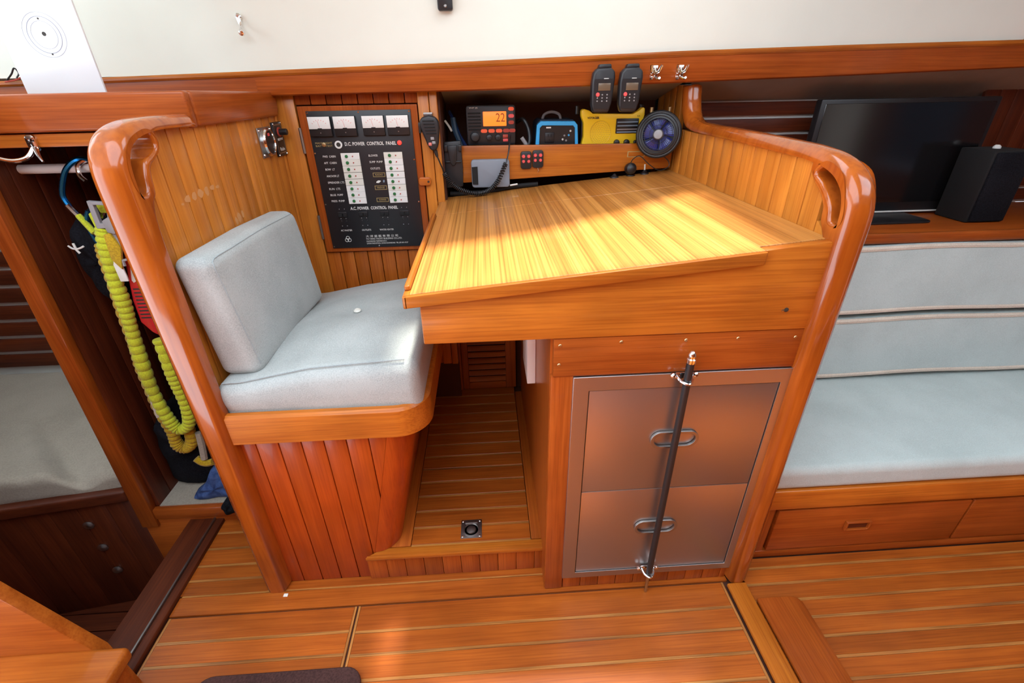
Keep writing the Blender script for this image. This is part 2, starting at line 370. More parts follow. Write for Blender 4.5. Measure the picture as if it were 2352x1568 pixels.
# ================================================================== STRUCTURE
# ---- cabin sole
floor = G().box(-1.105, 2.75, -2.3, 1.35, -0.05, -0.008).build('floor', 'groove'); tag(floor, 'varnished teak and holly cabin sole of narrow boards', kind='structure')
def sole_rows(x0, x1, edges, z=0.0, parent=floor, mat='soleX', inlay=True, th=0.012):
    for i in range(len(edges) - 1):
        a, b = edges[i + 1], edges[i]
        box('floor_board', mat, parent, x0, x1, a + (0.0042 if inlay and i < len(edges) - 2 else 0.0006), b - (0.0042 if inlay and i else 0.0006), z - th, z, 0.0008, 1)
    if inlay:
        for e in edges[1:-1]: box('inlay_strip', 'hollyX', parent, x0, x1, e - 0.0040, e + 0.0040, z - th, z - 0.0003)
def rng(a, b, step):
    out = [a]
    while out[-1] - step > b: out.append(out[-1] - step)
    out.append(b); return out
sole_rows(-0.420, 0.676, [-0.018, -0.0945, -0.157, -0.220, -0.283] + rng(-0.346, -2.25, 0.0630))
sole_rows(-0.969, -0.439, [-0.018, -0.090, -0.152, -0.214, -0.276] + rng(-0.338, -2.25, 0.0620))
for a, b in ((-0.4265, -0.4205), (-0.4385, -0.4325), (0.6765, 0.683), (-0.976, -0.9695)):
    box('border_strip', 'hollyY', floor, a, b, -2.25, -0.0182, -0.012, -0.0002)
sole_rows(-0.98, 0.70, [0.046, -0.0130], inlay=False)
box('inlay_strip', 'hollyX', floor, -0.975, 0.14, 0.046, 0.0535, -0.012, -0.0003)
sole_rows(-0.68, 0.14, [0.080, 0.050], inlay=False)
sole_rows(-0.983, -0.722, [0.345, 0.281, 0.2165, 0.152, 0.100, 0.050])
sole_rows(0.752, 2.74, [0.055, 0.020, -0.033] + rng(-0.0855, -2.25, 0.0535))
ps = box('paper_scrap', 'rubberbug', None, -0.665, -0.652, 0.027, 0.037, 0.0, 0.003, 0.001); tag(ps, 'tiny white scrap on the sole at the foot of the left post', 'scrap')
# door edge boards on the sole
t1 = box('trim_1', 'teakY', None, 0.6895, 0.747, -2.2, -0.030, 0.0, 0.013, 0.003); tag(t1, 'pale wooden threshold strip on the sole beside the steel cabinet', kind='structure')
t2 = G().prism([(0.753, -2.2), (0.753, -0.084), (0.855, -0.084), (0.872, -0.090), (0.880, -0.105), (0.884, -2.2)], 'Z', 0.001, 0.018, 0.004).build('trim_2', 'redY'); tag(t2, 'reddish mahogany step board with a rounded corner on the sole', kind='structure')
t3 = thing('trim_3', 'dark wooden doorway threshold with a metal strip', None, (-1.04, 0.1, 0), kind='structure')
box('threshold_board', 'darkY', t3, -1.10, -1.015, -0.9, 0.36, -0.01, 0.016, 0.003)
box('threshold_board', 'darkY', t3, -1.009, -0.982, -0.9, 0.36, -0.01, 0.014, 0.003)
box('metal_strip', 'iron', t3, -1.015, -1.009, -0.9, 0.36, -0.01, 0.020, 0.001)
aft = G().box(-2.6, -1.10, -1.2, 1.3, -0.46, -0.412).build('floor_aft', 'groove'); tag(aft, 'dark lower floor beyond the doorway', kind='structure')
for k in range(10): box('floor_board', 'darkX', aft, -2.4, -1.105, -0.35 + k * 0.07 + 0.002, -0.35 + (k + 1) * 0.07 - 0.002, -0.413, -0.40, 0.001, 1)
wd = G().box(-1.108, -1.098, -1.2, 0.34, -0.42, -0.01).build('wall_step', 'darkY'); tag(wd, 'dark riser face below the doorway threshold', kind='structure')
wl_ = G().box(-2.6, -1.32, -0.145, -0.120, -0.42, 1.36).build('wall_light_block', 'darkZ'); tag(wl_, 'unseen dark wooden screen added to keep light off the quarter berth', kind='structure')  # out-of-view screen added to darken the aft cabin
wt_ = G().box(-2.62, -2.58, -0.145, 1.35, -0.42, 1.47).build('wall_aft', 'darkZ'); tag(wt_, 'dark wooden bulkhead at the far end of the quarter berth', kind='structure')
ca = G().plate([(-2.6, -0.145), (-1.12, -0.145), (-1.12, 0.33), (-2.6, 0.33)], [[(-2.3, 0.0), (-1.6, 0.0), (-1.6, 0.28), (-2.3, 0.28)]], 'Z', 1.365, 1.385).build('ceiling_shade', 'cream'); tag(ca, 'unseen cream cover added to shade the quarter berth, with an opening for light', kind='structure')  # cover added to darken the berth; its opening lets some light back

# ---- hull side, headliner, ceiling
wh = G().box(-2.6, 2.6, 1.30, 1.36, -0.2, 1.45).build('wall_hull', 'matte'); tag(wh, 'dark hull side behind the lockers', kind='structure')
wu = G().prism([(0.838, 1.40), (0.805, 2.02), (0.88, 2.02), (0.90, 1.40)], 'X', -2.6, 2.6).build('wall_upper', 'cream'); tag(wu, 'cream painted cabin side above the wooden rail', kind='structure')
SUN_CUTOUT = [(-0.095, 0.486), (0.25, 0.520), (0.50, 0.615), (0.735, 0.750), (0.665, 0.172), (-0.075, 0.172), (-0.085, 0.30)]  # outline shaped so the sun throws its bright patch on the lid
cl = G().plate([(-2.6, -2.36), (2.8, -2.36), (2.8, 0.88), (-2.6, 0.88)], [SUN_CUTOUT, [(-1.15, -1.9), (0.5, -1.9), (0.5, -0.05), (-1.15, -0.05)], [(-2.3, 0.05), (-1.35, 0.05), (-1.35, 0.55), (-2.3, 0.55)], [(1.0, -1.1), (2.0, -1.1), (2.0, -0.05), (1.0, -0.05)]], 'Z', 2.0, 2.03).build('ceiling', 'cream'); tag(cl, 'cream deckhead above the navigation station with openings shaped for the daylight', kind='structure')
wf = thing('wall_front', 'wooden opposite side of the cabin with cream upper part', None, (0, -2.3, 0), kind='structure')
box('lower_panel', 'redZ', wf, -2.6, 2.8, -2.36, -2.3, 0, 2.02)
sdk = G().box(-2.6, 2.6, 0.88, 1.5, 1.47, 1.50).build('ceiling_sun_block', 'cream'); tag(sdk, 'unseen slab added above the lockers to keep direct sun out', kind='structure')  # added slab, blocks a streak of sun on the berth
wr = thing('wall_right', 'wooden forward bulkhead of the saloon with a framed dark picture', None, (2.75, -0.6, 0), kind='structure')
for k in range(26): box('plank', 'darkZ', wr, 2.75, 2.78, -2.3 + k * 0.13, -2.3 + k * 0.13 + 0.127, 0, 2.0, 0.003)
box('cream_panel', 'cream', wr, 2.735, 2.752, -1.32, -0.88, 0.2, 1.9, 0.003)
box('dark_picture', 'navy', wr, 2.735, 2.752, -0.60, -0.10, 0.88, 1.5, 0.003)
box('picture_rim', 'bluebar', wr, 2.730, 2.752, -0.62, -0.08, 0.85, 0.88, 0.003)

# ---- long wooden rail under the headliner
rail = thing('trim_4', 'long varnished wooden rail below the cream cabin side', None, (0, 0.83, 1.34), kind='structure')
RB = [(-2.6, 1.325), (-1.2, 1.332), (-0.69, 1.339), (0.0, 1.345), (0.63, 1.357), (1.2, 1.369), (1.82, 1.385), (2.6, 1.405)]
RT = [(-2.6, 1.375), (-1.2, 1.398), (-0.69, 1.410), (0.0, 1.428), (0.63, 1.447), (1.2, 1.458), (1.82, 1.466), (2.6, 1.472)]
def lerp(T, x):
    for (a, p), (b, q) in zip(T, T[1:]):
        if a <= x <= b: return p + (q - p) * (x - a) / (b - a)
    return T[-1][1]
def rail_strip(x0, x1, prof, n=40):
    g = G(); V = []; m = len(prof)
    for i in range(n + 1):
        x = x0 + (x1 - x0) * i / n; zb, zt = lerp(RB, x), lerp(RT, x)
        for y, t, d in prof: V.append((x, y, zb + (zt - zb) * t + d))
    F = [(i * m + k, (i + 1) * m + k, (i + 1) * m + (k + 1) % m, i * m + (k + 1) % m) for i in range(n) for k in range(m)]
    F.append(tuple(range(m))); F.append(tuple(n * m + k for k in range(m))[::-1])
    return g.add(V, F)
rail_strip(-0.70, 2.6, [(0.845, 0, 0), (0.828, 0, 0), (0.822, 0, 0.004), (0.820, 0, 0.010), (0.820, 1, -0.016), (0.845, 1, -0.016)]).build('fascia', 'redX', rail, recalc=True)
rail_strip(-2.6, -0.70, [(0.845, 0, 0), (0.828, 0, 0), (0.822, 0, 0.004), (0.822, 1, -0.016), (0.845, 1, -0.016)]).build('fascia', 'redX', rail, recalc=True)
rail_strip(-2.6, 2.6, [(0.85, 1, -0.0165), (0.818, 1, -0.0165), (0.814, 1, -0.011), (0.814, 1, -0.006), (0.818, 1, -0.001), (0.85, 1, 0.0)]).build('cap', 'teakX', rail, recalc=True)
tr = G().prism([(1.795, 1.455), (1.86, 1.455), (1.86, 2.0), (1.765, 2.0)], 'Y', 0.79, 0.84, 0.006).build('trim_5', 'redZ'); tag(tr, 'upright wooden trim standing on the rail at the right edge', kind='structure')

# ---- back wall of the navigation seat
wb = G().box(-0.72, -0.146, 0.885, 0.90, 0.1, 1.36).build('wall_back', 'groove'); tag(wb, 'tongue and groove wooden wall behind the seat', kind='structure')
box('stile', 'panelZ', wb, -0.675, -0.612, 0.862, 0.885, 0.3, 1.36, 0.003)
xs = -0.611
for k in range(8):
    w = 0.0490
    if k < 8:
        x0, x1 = xs + k * 0.0512, min(xs + k * 0.0512 + w, -0.212)
        if x1 > x0 + 0.01:
            box('plank', 'plankZ', wb, x0, x1, 0.870, 0.885, 0.3, 0.812, 0.003); box('plank', 'redZ', wb, x0, x1, 0.870, 0.885, 1.312, 1.36, 0.003)
box('stile', 'panelZ', wb, -0.211, -0.174, 0.862, 0.885, 0.3, 1.36, 0.003)
box('stile', 'panelZ', wb, -0.172, -0.146, 0.858, 0.885, 0.3, 1.36, 0.003)

# ---- cubby behind the chart table
cub = thing('wall_cubby', 'dark recess behind the chart table with a wooden fiddle board', None, (0.25, 1.0, 1.0), kind='structure')
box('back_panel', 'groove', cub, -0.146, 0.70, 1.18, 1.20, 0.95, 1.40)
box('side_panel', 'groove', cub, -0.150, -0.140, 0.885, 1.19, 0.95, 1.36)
box('shelf_board', 'redX', cub, -0.14, 0.70, 0.932, 1.18, 1.128, 1.140)
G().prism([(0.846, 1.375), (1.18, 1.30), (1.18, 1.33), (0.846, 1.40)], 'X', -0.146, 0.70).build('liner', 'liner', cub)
G().prism([(-0.080, 1.045), (-0.080, 1.172), (0.695, 1.166), (0.695, 1.080)], 'Y', 0.915, 0.933, 0.003).build('fiddle_board', 'teakX', cub)
box('label_plate', 'tape', cub, 0.528, 0.592, 0.9135, 0.9155, 1.121, 1.141)
box('label_face', 'teakX', cub, 0.531, 0.589, 0.9125, 0.9140, 1.1235, 1.1385)

def offset_dirs(P, inward=True):
    n = len(P); A = sum(P[i][0] * P[(i + 1) % n][1] - P[(i + 1) % n][0] * P[i][1] for i in range(n)); sg = (1 if A > 0 else -1) * (1 if inward else -1); D = []
    for i in range(n):
        p, q, r = Vector(P[i - 1]), Vector(P[i]), Vector(P[(i + 1) % n]); e1 = (q - p).normalized(); e2 = (r - q).normalized()
        n1 = Vector((-e1.y, e1.x)) * sg; n2 = Vector((-e2.y, e2.x)) * sg; m = n1 + n2
        m = m.normalized() if m.length > 1e-4 else n1
        D.append(m / max(0.6, m.dot(n1)))
    return D
def build_frame(outline, nfront, hole, x0, x1, mat, parent, rf=0.024, ri=0.008, rh=0.008, seg=6):
    """Rounded profile board in the y-z plane with a grab hole; outline[:nfront] is the hand-rounded outer edge."""
    v2 = lambda P: [Vector((a, c, 0)) for a, c in P]
    front = [(p.x, p.y) for p in smooth_path(v2(outline[1:nfront]), 4)]; inner = [(p.x, p.y) for p in smooth_path(v2(outline[nfront:-1]), 3)]
    P = [outline[0]] + front + inner + [outline[-1]]; rad = [rf] * (1 + len(front)) + [ri] * (len(inner) + 1)
    D = offset_dirs(P); DH = offset_dirs(hole, False); b = bmesh.new()
    def rings(P, D, R):
        out = []
        for side in (0, 1):
            rr = []
            for j in range(seg + 1):
                t = PI / 2 * j / seg
                rr.append([b.verts.new(((x0 + r * (1 - math.sin(t))) if side == 0 else (x1 - r * (1 - math.sin(t))), p[0] + d.x * r * (1 - math.cos(t)), p[1] + d.y * r * (1 - math.cos(t)))) for p, d, r in zip(P, D, R)])
            out.append(rr)
        seq = out[1][::-1] + out[0]; n = len(P)
        for a, c in zip(seq, seq[1:]):
            for i in range(n): b.faces.new((a[i], a[(i + 1) % n], c[(i + 1) % n], c[i]))
        return out[0][-1], out[1][-1]
    o0, o1 = rings(P, D, rad); h0, h1 = rings(hole, DH, [rh] * len(hole))
    for lo, lh in ((o0, h0), (o1, h1)):
        es = []
        for L_ in (lo, lh):
            for i in range(len(L_)):
                e = b.edges.get((L_[i], L_[(i + 1) % len(L_)])); es.append(e)
        bmesh.ops.triangle_fill(b, use_beauty=True, use_dissolve=False, edges=es)
    bmesh.ops.recalc_face_normals(b, faces=b.faces)
    return G().bm(b).build('frame', mat, parent, ang=60)

# ================================================================== LEFT PARTITION
pl = thing('partition', 'curved wooden end panel with a grab hole behind the navigation seat', 'partition', (-0.69, 0.06, 0))
LO = [(0.042, 0), (0.042, 1.19), (0.044, 1.225), (0.052, 1.253), (0.068, 1.276), (0.092, 1.293), (0.130, 1.305), (0.186, 1.311), (0.26, 1.312), (0.331, 1.311),
      (0.331, 1.284), (0.185, 1.286), (0.180, 1.268), (0.172, 1.250), (0.150, 1.236), (0.128, 1.224), (0.120, 1.205), (0.114, 1.176), (0.100, 1.160), (0.090, 1.13), (0.086, 1.08), (0.084, 0)]
LH = [(0.099, 1.270), (0.120, 1.279), (0.141, 1.283), (0.155, 1.277), (0.156, 1.258), (0.138, 1.246), (0.114, 1.237), (0.103, 1.215), (0.095, 1.187), (0.080, 1.180), (0.072, 1.200), (0.073, 1.227), (0.082, 1.253)]
LH = [(a + (a - 0.108) * 0.12, b + (b - 1.235) * 0.03) for a, b in LH]
LH = [(p.x, p.y) for p in smooth_path([Vector((a, b, 0)) for a, b in LH], 3, True)]
build_frame(LO, 10, LH, -0.724, -0.654, 'frame', pl)
G().prism([(0.075, 0), (0.88, 0), (0.88, 1.30), (0.20, 1.295), (0.135, 1.225), (0.10, 1.17), (0.075, 1.10)], 'X', -0.712, -0.690).build('core_panel', 'groove', pl)
for k in range(15):
    y0 = 0.080 + k * 0.0545
    if k < 2: G().prism([(y0, 0), (y0 + 0.0522, 0), (y0 + 0.0522, (1.220, 1.282)[k]), (y0, (1.14, 1.222)[k])], 'X', -0.692, -0.675, 0.002).build('plank', 'panelZ', pl)
    else: box('plank', 'panelZ', pl, -0.692, -0.675, y0, min(y0 + 0.0522, 0.875), 0.0, 1.290, 0.002)
G().prism([(0.359, 1.282), (0.359, 1.357), (0.855, 1.352), (0.855, 1.30), (0.84, 1.282)], 'X', -0.722, -0.662, 0.007, 3).build('top_block', 'redY', pl)
g = G()
for i, (y, z, w, h) in enumerate([(0.215, 1.134, 0.012, 0.006), (0.240, 1.140, 0.020, 0.016), (0.268, 1.142, 0.018, 0.020), (0.296, 1.142, 0.020, 0.018), (0.325, 1.143, 0.016, 0.020), (0.352, 1.145, 0.022, 0.012), (0.378, 1.143, 0.016, 0.007),
                                  (0.420, 1.046, 0.012, 0.022), (0.440, 1.050, 0.018, 0.026), (0.462, 1.055, 0.014, 0.024)]):
    pts = [(y + w * 0.62 * math.cos(a) * (0.7 + 0.5 * random.random()), z + h * 0.55 * math.sin(a) * (0.7 + 0.5 * random.random())) for a in [2 * PI * k / 7 for k in range(7)]]
    g.prism(pts, 'X', -0.6752, -0.6747)
g.build('worn_patch', 'stain', pl, label='pale worn varnish marks')

# gauges on the left partition
ga = thing('round_gauge', 'round chrome rimmed gauge on a steel plate beside the black switch plate', 'gauge', (-0.675, 0.73, 1.175))
box('plate', 'iron', ga, -0.675, -0.671, 0.678, 0.776, 1.172, 1.257, 0.002)
G().lathe([(0.040, 0), (0.041, 0.007), (0.038, 0.012), (0.034, 0.012), (0.033, 0.008)], (-0.671, 0.727, 1.214), (1, 0, 0), 28, True).build('rim', 'chrome', ga)
G().cyl((-0.670, 0.727, 1.214), (-0.662, 0.727, 1.214), 0.0335, 28).build('dial', 'black', ga)
box('needle', 'pink', ga, -0.6625, -0.6612, 0.720, 0.734, 1.232, 1.240)
for y, z in ((0.686, 1.180), (0.768, 1.180), (0.686, 1.249), (0.768, 1.249)): G().lathe([(0.005, 0), (0.004, 0.003), (0.001, 0.004)], (-0.671, y, z), (1, 0, 0), 10).build('screw', 'chrome', ga)
gb = thing('switch_plate', 'black switch plate with a knob and silver lines near the back wall', 'switch', (-0.675, 0.83, 1.16))
box('plate', 'black', gb, -0.675, -0.668, 0.788, 0.862, 1.163, 1.266, 0.002)
for z in (1.172, 1.256): box('silver_line', 'iron', gb, -0.6685, -0.6675, 0.794, 0.856, z, z + 0.003)
for y in (0.794, 0.853): box('silver_line', 'iron', gb, -0.6685, -0.6675, y, y + 0.003, 1.172, 1.259)
G().cyl((-0.668, 0.826, 1.236), (-0.640, 0.826, 1.236), 0.010, 16, 0.002).build('knob', 'black', gb)
G().cyl((-0.668, 0.826, 1.236), (-0.664, 0.826, 1.236), 0.014, 16).build('knob_ring', 'reddot', gb)
text('BILGE PUMP', 0.010, (-0.6674, 0.826, 1.214), 'print', gb, FACE_X, width=0.042)
text('Rule', 0.016, (-0.6674, 0.826, 1.184), 'print', gb, FACE_X, width=0.036)
for y, z in ((0.793, 1.168), (0.857, 1.168), (0.793, 1.261), (0.857, 1.261)): G().lathe([(0.003, 0), (0.002, 0.002)], (-0.668, y, z), (1, 0, 0), 8).build('screw', 'chrome', gb)

# ================================================================== RIGHT PARTITION
pr = thing('partition', 'curved wooden end panel with a grab hole between chart table and settee', 'partition', (0.73, 0.0, 0))
RO = [(-0.030, 0), (-0.030, 1.105), (-0.026, 1.138), (-0.013, 1.170), (0.009, 1.194), (0.040, 1.213), (0.085, 1.226), (0.14, 1.232), (0.20, 1.235), (0.43, 1.240), (0.72, 1.243), (0.79, 1.250), (0.828, 1.268), (0.850, 1.300), (0.860, 1.335), (0.864, 1.352),
      (0.905, 1.352), (0.897, 1.30), (0.873, 1.255), (0.84, 1.228), (0.80, 1.218), (0.72, 1.213), (0.43, 1.209), (0.22, 1.205), (0.132, 1.204), (0.124, 1.188), (0.106, 1.168), (0.076, 1.148), (0.056, 1.126), (0.050, 1.098), (0.036, 1.076), (0.022, 1.05), (0.016, 0.98), (0.014, 0)]
RH = [(0.089, 1.194), (0.073, 1.203), (0.049, 1.199), (0.026, 1.187), (0.009, 1.160), (-0.003, 1.125), (0.0, 1.106), (0.020, 1.106), (0.030, 1.131), (0.046, 1.150), (0.073, 1.171), (0.096, 1.183)]
RH = [(a + (a - 0.040) * 0.06 + 0.002, b + (b - 1.155) * 0.03 - 0.001) for a, b in RH]
RH = [(p.x, p.y) for p in smooth_path([Vector((a, b, 0)) for a, b in RH], 3, True)]
build_frame(RO, 16, RH, 0.6945, 0.757, 'frame', pr, rf=0.0265)
G().prism([(0.005, 0), (1.18, 0), (1.18, 1.215), (0.14, 1.213), (0.09, 1.15), (0.06, 1.12), (0.02, 1.05), (0.005, 0.95)], 'X', 0.722, 0.74).build('core_panel', 'groove', pr); box('core_panel', 'groove', pr, 0.722, 0.74, 0.885, 1.18, 1.20, 1.35)
for k in range(19):
    y0 = 0.010 + k * 0.0605
    z1 = 1.212 if y0 < 0.86 else 1.352
    if k < 2: G().prism([(y0, 0.86), (y0 + 0.0582, 0.86), (y0 + 0.0582, (1.094, 1.198)[k]), (y0, (1.06, 1.135)[k])], 'X', 0.703, 0.724, 0.002).build('plank', 'panelZ', pr)
    else: box('plank', 'panelZ', pr, 0.703, 0.724, y0, y0 + 0.0582, 0.86, z1, 0.002)
box('settee_side', 'teakZ', pr, 0.74, 0.755, 0.02, 1.18, 0.0, 1.03)

# ================================================================== NAVIGATION SEAT
sb = thing('bench_seat', 'wooden seat box with planked front and curved rim', 'seat', (-0.45, 0.4, 0))
def slant(z): return -0.284 + (z - 0.55) * 0.219
for k in range(7):
    x0, x1 = -0.674 + k * 0.0575 - (0 if k else 0.012), -0.674 + (k + 1) * 0.0575 - 0.0018
    zb = 0.0
    P = [(x0, zb)]
    z_at = lambda x: 0.55 + (x + 0.284) / 0.219
    if x1 <= slant(0.0): P += [(x1, 0.0), (x1, 0.575), (x0, 0.575)]
    elif x0 >= slant(0.575): continue
    else:
        P = []
        if x0 < slant(0.0): P += [(x0, 0.0), (slant(0.0), 0.0)]
        else: P += [(x0, z_at(x0))]
        if x1 < slant(0.575): P += [(x1, z_at(x1)), (x1, 0.575)]
        else: P += [(slant(0.575), 0.575)]
        P += [(x0, 0.575)]
    G().prism(P, 'Y', 0.078, 0.098, 0.0022).build('plank', 'seatZ', sb)
g = G(); V = []; F = []; n = 10; R = 0.072
for z in (0.113, 0.2, 0.3, 0.4, 0.5, 0.575):
    cx = slant(z)
    for k in range(n + 1):
        a = PI / 2 * k / n; V.append((cx + R * math.sin(a), 0.078 + R - R * math.cos(a), z))
m = n + 1
for i in range(5):
    for k in range(n): F.append((i * m + k, i * m + k + 1, (i + 1) * m + k + 1, (i + 1) * m + k))
g.add(V, F).build('corner_post', 'seatZ', sb)
V = [(slant(z) + R - (0.012 if i else 0), y, z) for i in (0, 1) for z in (0.113, 0.575) for y in (0.078 + R, 0.87)]
G().add(V, [(0, 1, 3, 2), (4, 6, 7, 5), (0, 2, 6, 4), (1, 5, 7, 3), (0, 4, 5, 1), (2, 3, 7, 6)]).build('side_panel', 'redY', sb)
def rim_path(o):
    r = 0.085 - o; P = [(-0.672, 0.056 + o)]
    for k in range(11): a = PI / 2 * k / 10; P.append((-0.250 + r * math.sin(a), 0.141 - r * math.cos(a)))
    P.append((-0.165 - o, 0.868)); return P
A, B = rim_path(0), rim_path(0.024); V = []; F = []
prof = [(0, 0.574), (0, 0.652), (0.25, 0.660), (0.75, 0.660), (1, 0.652), (1, 0.574)]
for a, b in zip(A, B):
    for t, z in prof: V.append((a[0] + (b[0] - a[0]) * t, a[1] + (b[1] - a[1]) * t, z))
m = len(prof)
for i in range(len(A) - 1):
    for k in range(m): F.append((i * m + k, (i + 1) * m + k, (i + 1) * m + (k + 1) % m, i * m + (k + 1) % m))
F += [tuple(range(m)), tuple((len(A) - 1) * m + k for k in range(m))[::-1]]
G().add(V, F).build('rim', 'teakX', sb, recalc=True)
box('seat_board', 'groove', sb, -0.67, -0.19, 0.10, 0.86, 0.585, 0.60)

def nav_top(x, y, z):
    u = (x + 0.415) / 0.25; v = (y - 0.39) / 0.33; t = max(0, min(1, (z - 0.66) / 0.10))
    dip = -0.022 * math.exp(-((x + 0.40) / 0.06) ** 2 - ((y - 0.42) / 0.06) ** 2) - 0.010 * math.exp(-((x + 0.40) / 0.16) ** 2 - ((y - 0.16) / 0.05) ** 2)
    puff = 0.018 * max(0, 1 - u * u) * max(0, 1 - v * v)
    tilt = -0.045 * max(0, (y - 0.35) / 0.4) + 0.028 * max(0, min(1, (x + 0.62) / 0.42)) - 0.020 * max(0, min(1, -(x + 0.44) / 0.16))
    tilt += 0.02 * max(0, (x + 0.42) / 0.25) * max(0, (y - 0.4) / 0.35)
    front = -0.008 * math.sin(PI * t) * (y < 0.2)
    return x, y + front, z + t * (puff + tilt + dip)
cs = thing('seat_cushion', 'pale grey woven cushion lying on the wooden seat box', 'cushion', (-0.42, 0.4, 0.60))
G().pillow(-0.668, -0.178, 0.078, 0.775, 0.602, 0.757, 0.030, 20).map(nav_top).build('cover', 'navcush', cs)
sp = [nav_top(x, 0.088, 0.757) for x in [-0.650 + 0.02 * k for k in range(23)]]
G().tube(smooth_path(sp, 3), 0.0016, 6).build('seam', 'seam', cs)
G().lathe([(0.009, 0), (0.011, 0.004), (0.006, 0.008)], nav_top(-0.40, 0.42, 0.762), (0, -0.2, 1), 14).build('button', 'offwhite', cs)
cb = thing('back_cushion', 'pale grey woven back cushion leaning on the left wooden panel', 'cushion', (-0.62, 0.36, 0.74))
def backmap(x, y, z):
    t = (z - 0.735) / 0.305; u = (y - 0.36) / 0.26
    xx = x + 0.012 * max(0, 1 - u * u) * math.sin(PI * max(0, min(1, t))) * (x > -0.62) + 0.022 * (1 - t) * (1 if x > -0.62 else 0.3)
    return xx, y + 0.03 * (1 - t), z - 0.012 * max(0, u) - 0.03 * max(0, u) * (1 - t) * 0
G().pillow(-0.670, -0.586, 0.088, 0.600, 0.735, 1.045, 0.026, 14).map(backmap).build('cover', 'navcush', cb)
P = [backmap(-0.5885, 0.103, z) for z in (0.765, 0.80, 0.85, 0.9, 0.95, 1.0, 1.02)] + [backmap(-0.592, y, 1.036) for y in (0.12, 0.2, 0.3, 0.4, 0.5, 0.575)]
G().tube(smooth_path(P, 3), 0.0016, 6).build('seam', 'seam', cb)

# ================================================================== FOOTWELL PLATFORM
fp = thing('foot_platform', 'low wooden foot platform under the chart table', 'platform', (-0.1, 0.4, 0))
box('base', 'groove', fp, -0.40, 0.133, 0.09, 1.05, 0.0, 0.098)
G().prism([(-0.408, 0.060), (0.133, 0.058), (0.133, 0.092), (-0.36, 0.092)], 'Z', 0.096, 0.112, 0.003).build('nosing', 'teakX', fp)
xk = -0.408
while xk < 0.13:
    box('riser_plank', 'redZ', fp, xk, min(xk + 0.0565, 0.133), 0.070, 0.088, 0.0, 0.097, 0.002); xk += 0.0573
box('border_board', 'soleY', fp, -0.345, -0.275, 0.094, 0.90, 0.098, 0.112, 0.001); box('border_board', 'soleY', fp, 0.100, 0.133, 0.094, 0.90, 0.098, 0.112, 0.001)
yy = 0.093; k = 0
while yy < 0.88:
    box('floor_board', 'soleX', fp, -0.273, 0.098, yy + 0.004, yy + 0.0615, 0.098, 0.112, 0.0008, 1)
    box('inlay_strip', 'hollyX', fp, -0.273, 0.098, yy - 0.0032, yy + 0.0032, 0.098, 0.1117); yy += 0.0655
fl = thing('flush_pull', 'square dark metal ring pull set in the foot platform', 'ring pull', (-0.088, 0.142, 0.112))
box('plate', 'iron', fl, -0.121, -0.055, 0.108, 0.178, 0.1115, 0.1145, 0.001)
G().lathe([(0.026, 0), (0.027, 0.003), (0.023, 0.004), (0.021, 0.001)], (-0.088, 0.138, 0.1135), (0, 0, 1), 24).build('ring', 'iron', fl)
G().lathe([(0.016, 0), (0.014, 0.005), (0.006, 0.007)], (-0.088, 0.138, 0.1135), (0, 0, 1), 18).build('knob', 'iron', fl)
box('lift_bar', 'iron', fl, -0.108, -0.068, 0.160, 0.168, 0.114, 0.119, 0.002)
for x, y in ((-0.115, 0.114), (-0.061, 0.114), (-0.115, 0.172), (-0.061, 0.172)): G().lathe([(0.004, 0), (0.002, 0.002)], (x, y, 0.1142), (0, 0, 1), 8).build('screw', 'chrome', fl)
# footwell back: louvred door
ld = thing('louvred_door', 'small dark louvred locker door at the back of the footwell', 'locker door', (-0.02, 0.93, 0.12))
box('back_panel', 'groove', ld, -0.40, 0.14, 0.962, 0.975, 0.0, 0.9)
box('stile', 'redZ', ld, -0.27, -0.138, 0.93, 0.962, 0.112, 0.75, 0.003)
box('stile', 'redZ', ld, -0.137, -0.108, 0.926, 0.962, 0.12, 0.60, 0.003); box('stile', 'redZ', ld, 0.062, 0.108, 0.926, 0.962, 0.12, 0.60, 0.003)
box('rail', 'redX', ld, -0.108, 0.062, 0.926, 0.962, 0.12, 0.152, 0.003); box('rail', 'redX', ld, -0.108, 0.062, 0.926, 0.962, 0.45, 0.49, 0.003)
for k in range(9):
    z = 0.158 + k * 0.0325
    G().prism([(0.928, z), (0.932, z - 0.004), (0.950, z + 0.010), (0.948, z + 0.015)], 'X', -0.108, 0.062).build('louvre_slat', 'redX', ld)

# ================================================================== STEEL FRONTED CABINET
cab = thing('cabinet', 'wooden cabinet with brushed steel drawer front below the chart table', 'cabinet', (0.42, 0.0, 0))
box('carcass', 'groove', cab, 0.150, 0.696, 0.014, 0.93, 0.0, 0.872)
G().box(0.131, 0.150, 0.012, 0.93, 0.0, 0.872).build('side_panel', 'redZ', cab)
box('stile', 'redZ', cab, 0.131, 0.186, -0.004, 0.014, 0.0, 0.776, 0.006)
box('top_rail', 'redX', cab, 0.136, 0.697, -0.006, 0.014, 0.774, 0.872, 0.002)
for x, z in ((0.150, 0.855), (0.149, 0.806), (0.285, 0.858), (0.430, 0.856), (0.548, 0.855), (0.680, 0.852)):
    G().lathe([(0.004, 0), (0.003, 0.0012)], (x, -0.006, z), (0, -1, 0), 10).build('screw', 'brass', cab)
xk = 0.187
while xk < 0.69:
    box('plinth_plank', 'redZ', cab, xk, min(xk + 0.0535, 0.697), 0.0, 0.014, 0.0, 0.06, 0.002); xk += 0.0545
fr = G().plate([(0.183, 0.056), (0.7055, 0.056), (0.7055, 0.772), (0.183, 0.772)], [[(0.2205, 0.0795), (0.676, 0.0795), (0.676, 0.7335), (0.2205, 0.7335)]], 'Y', -0.0095, 0.0).build('steel_frame', 'steel', cab, bev=0.0015)
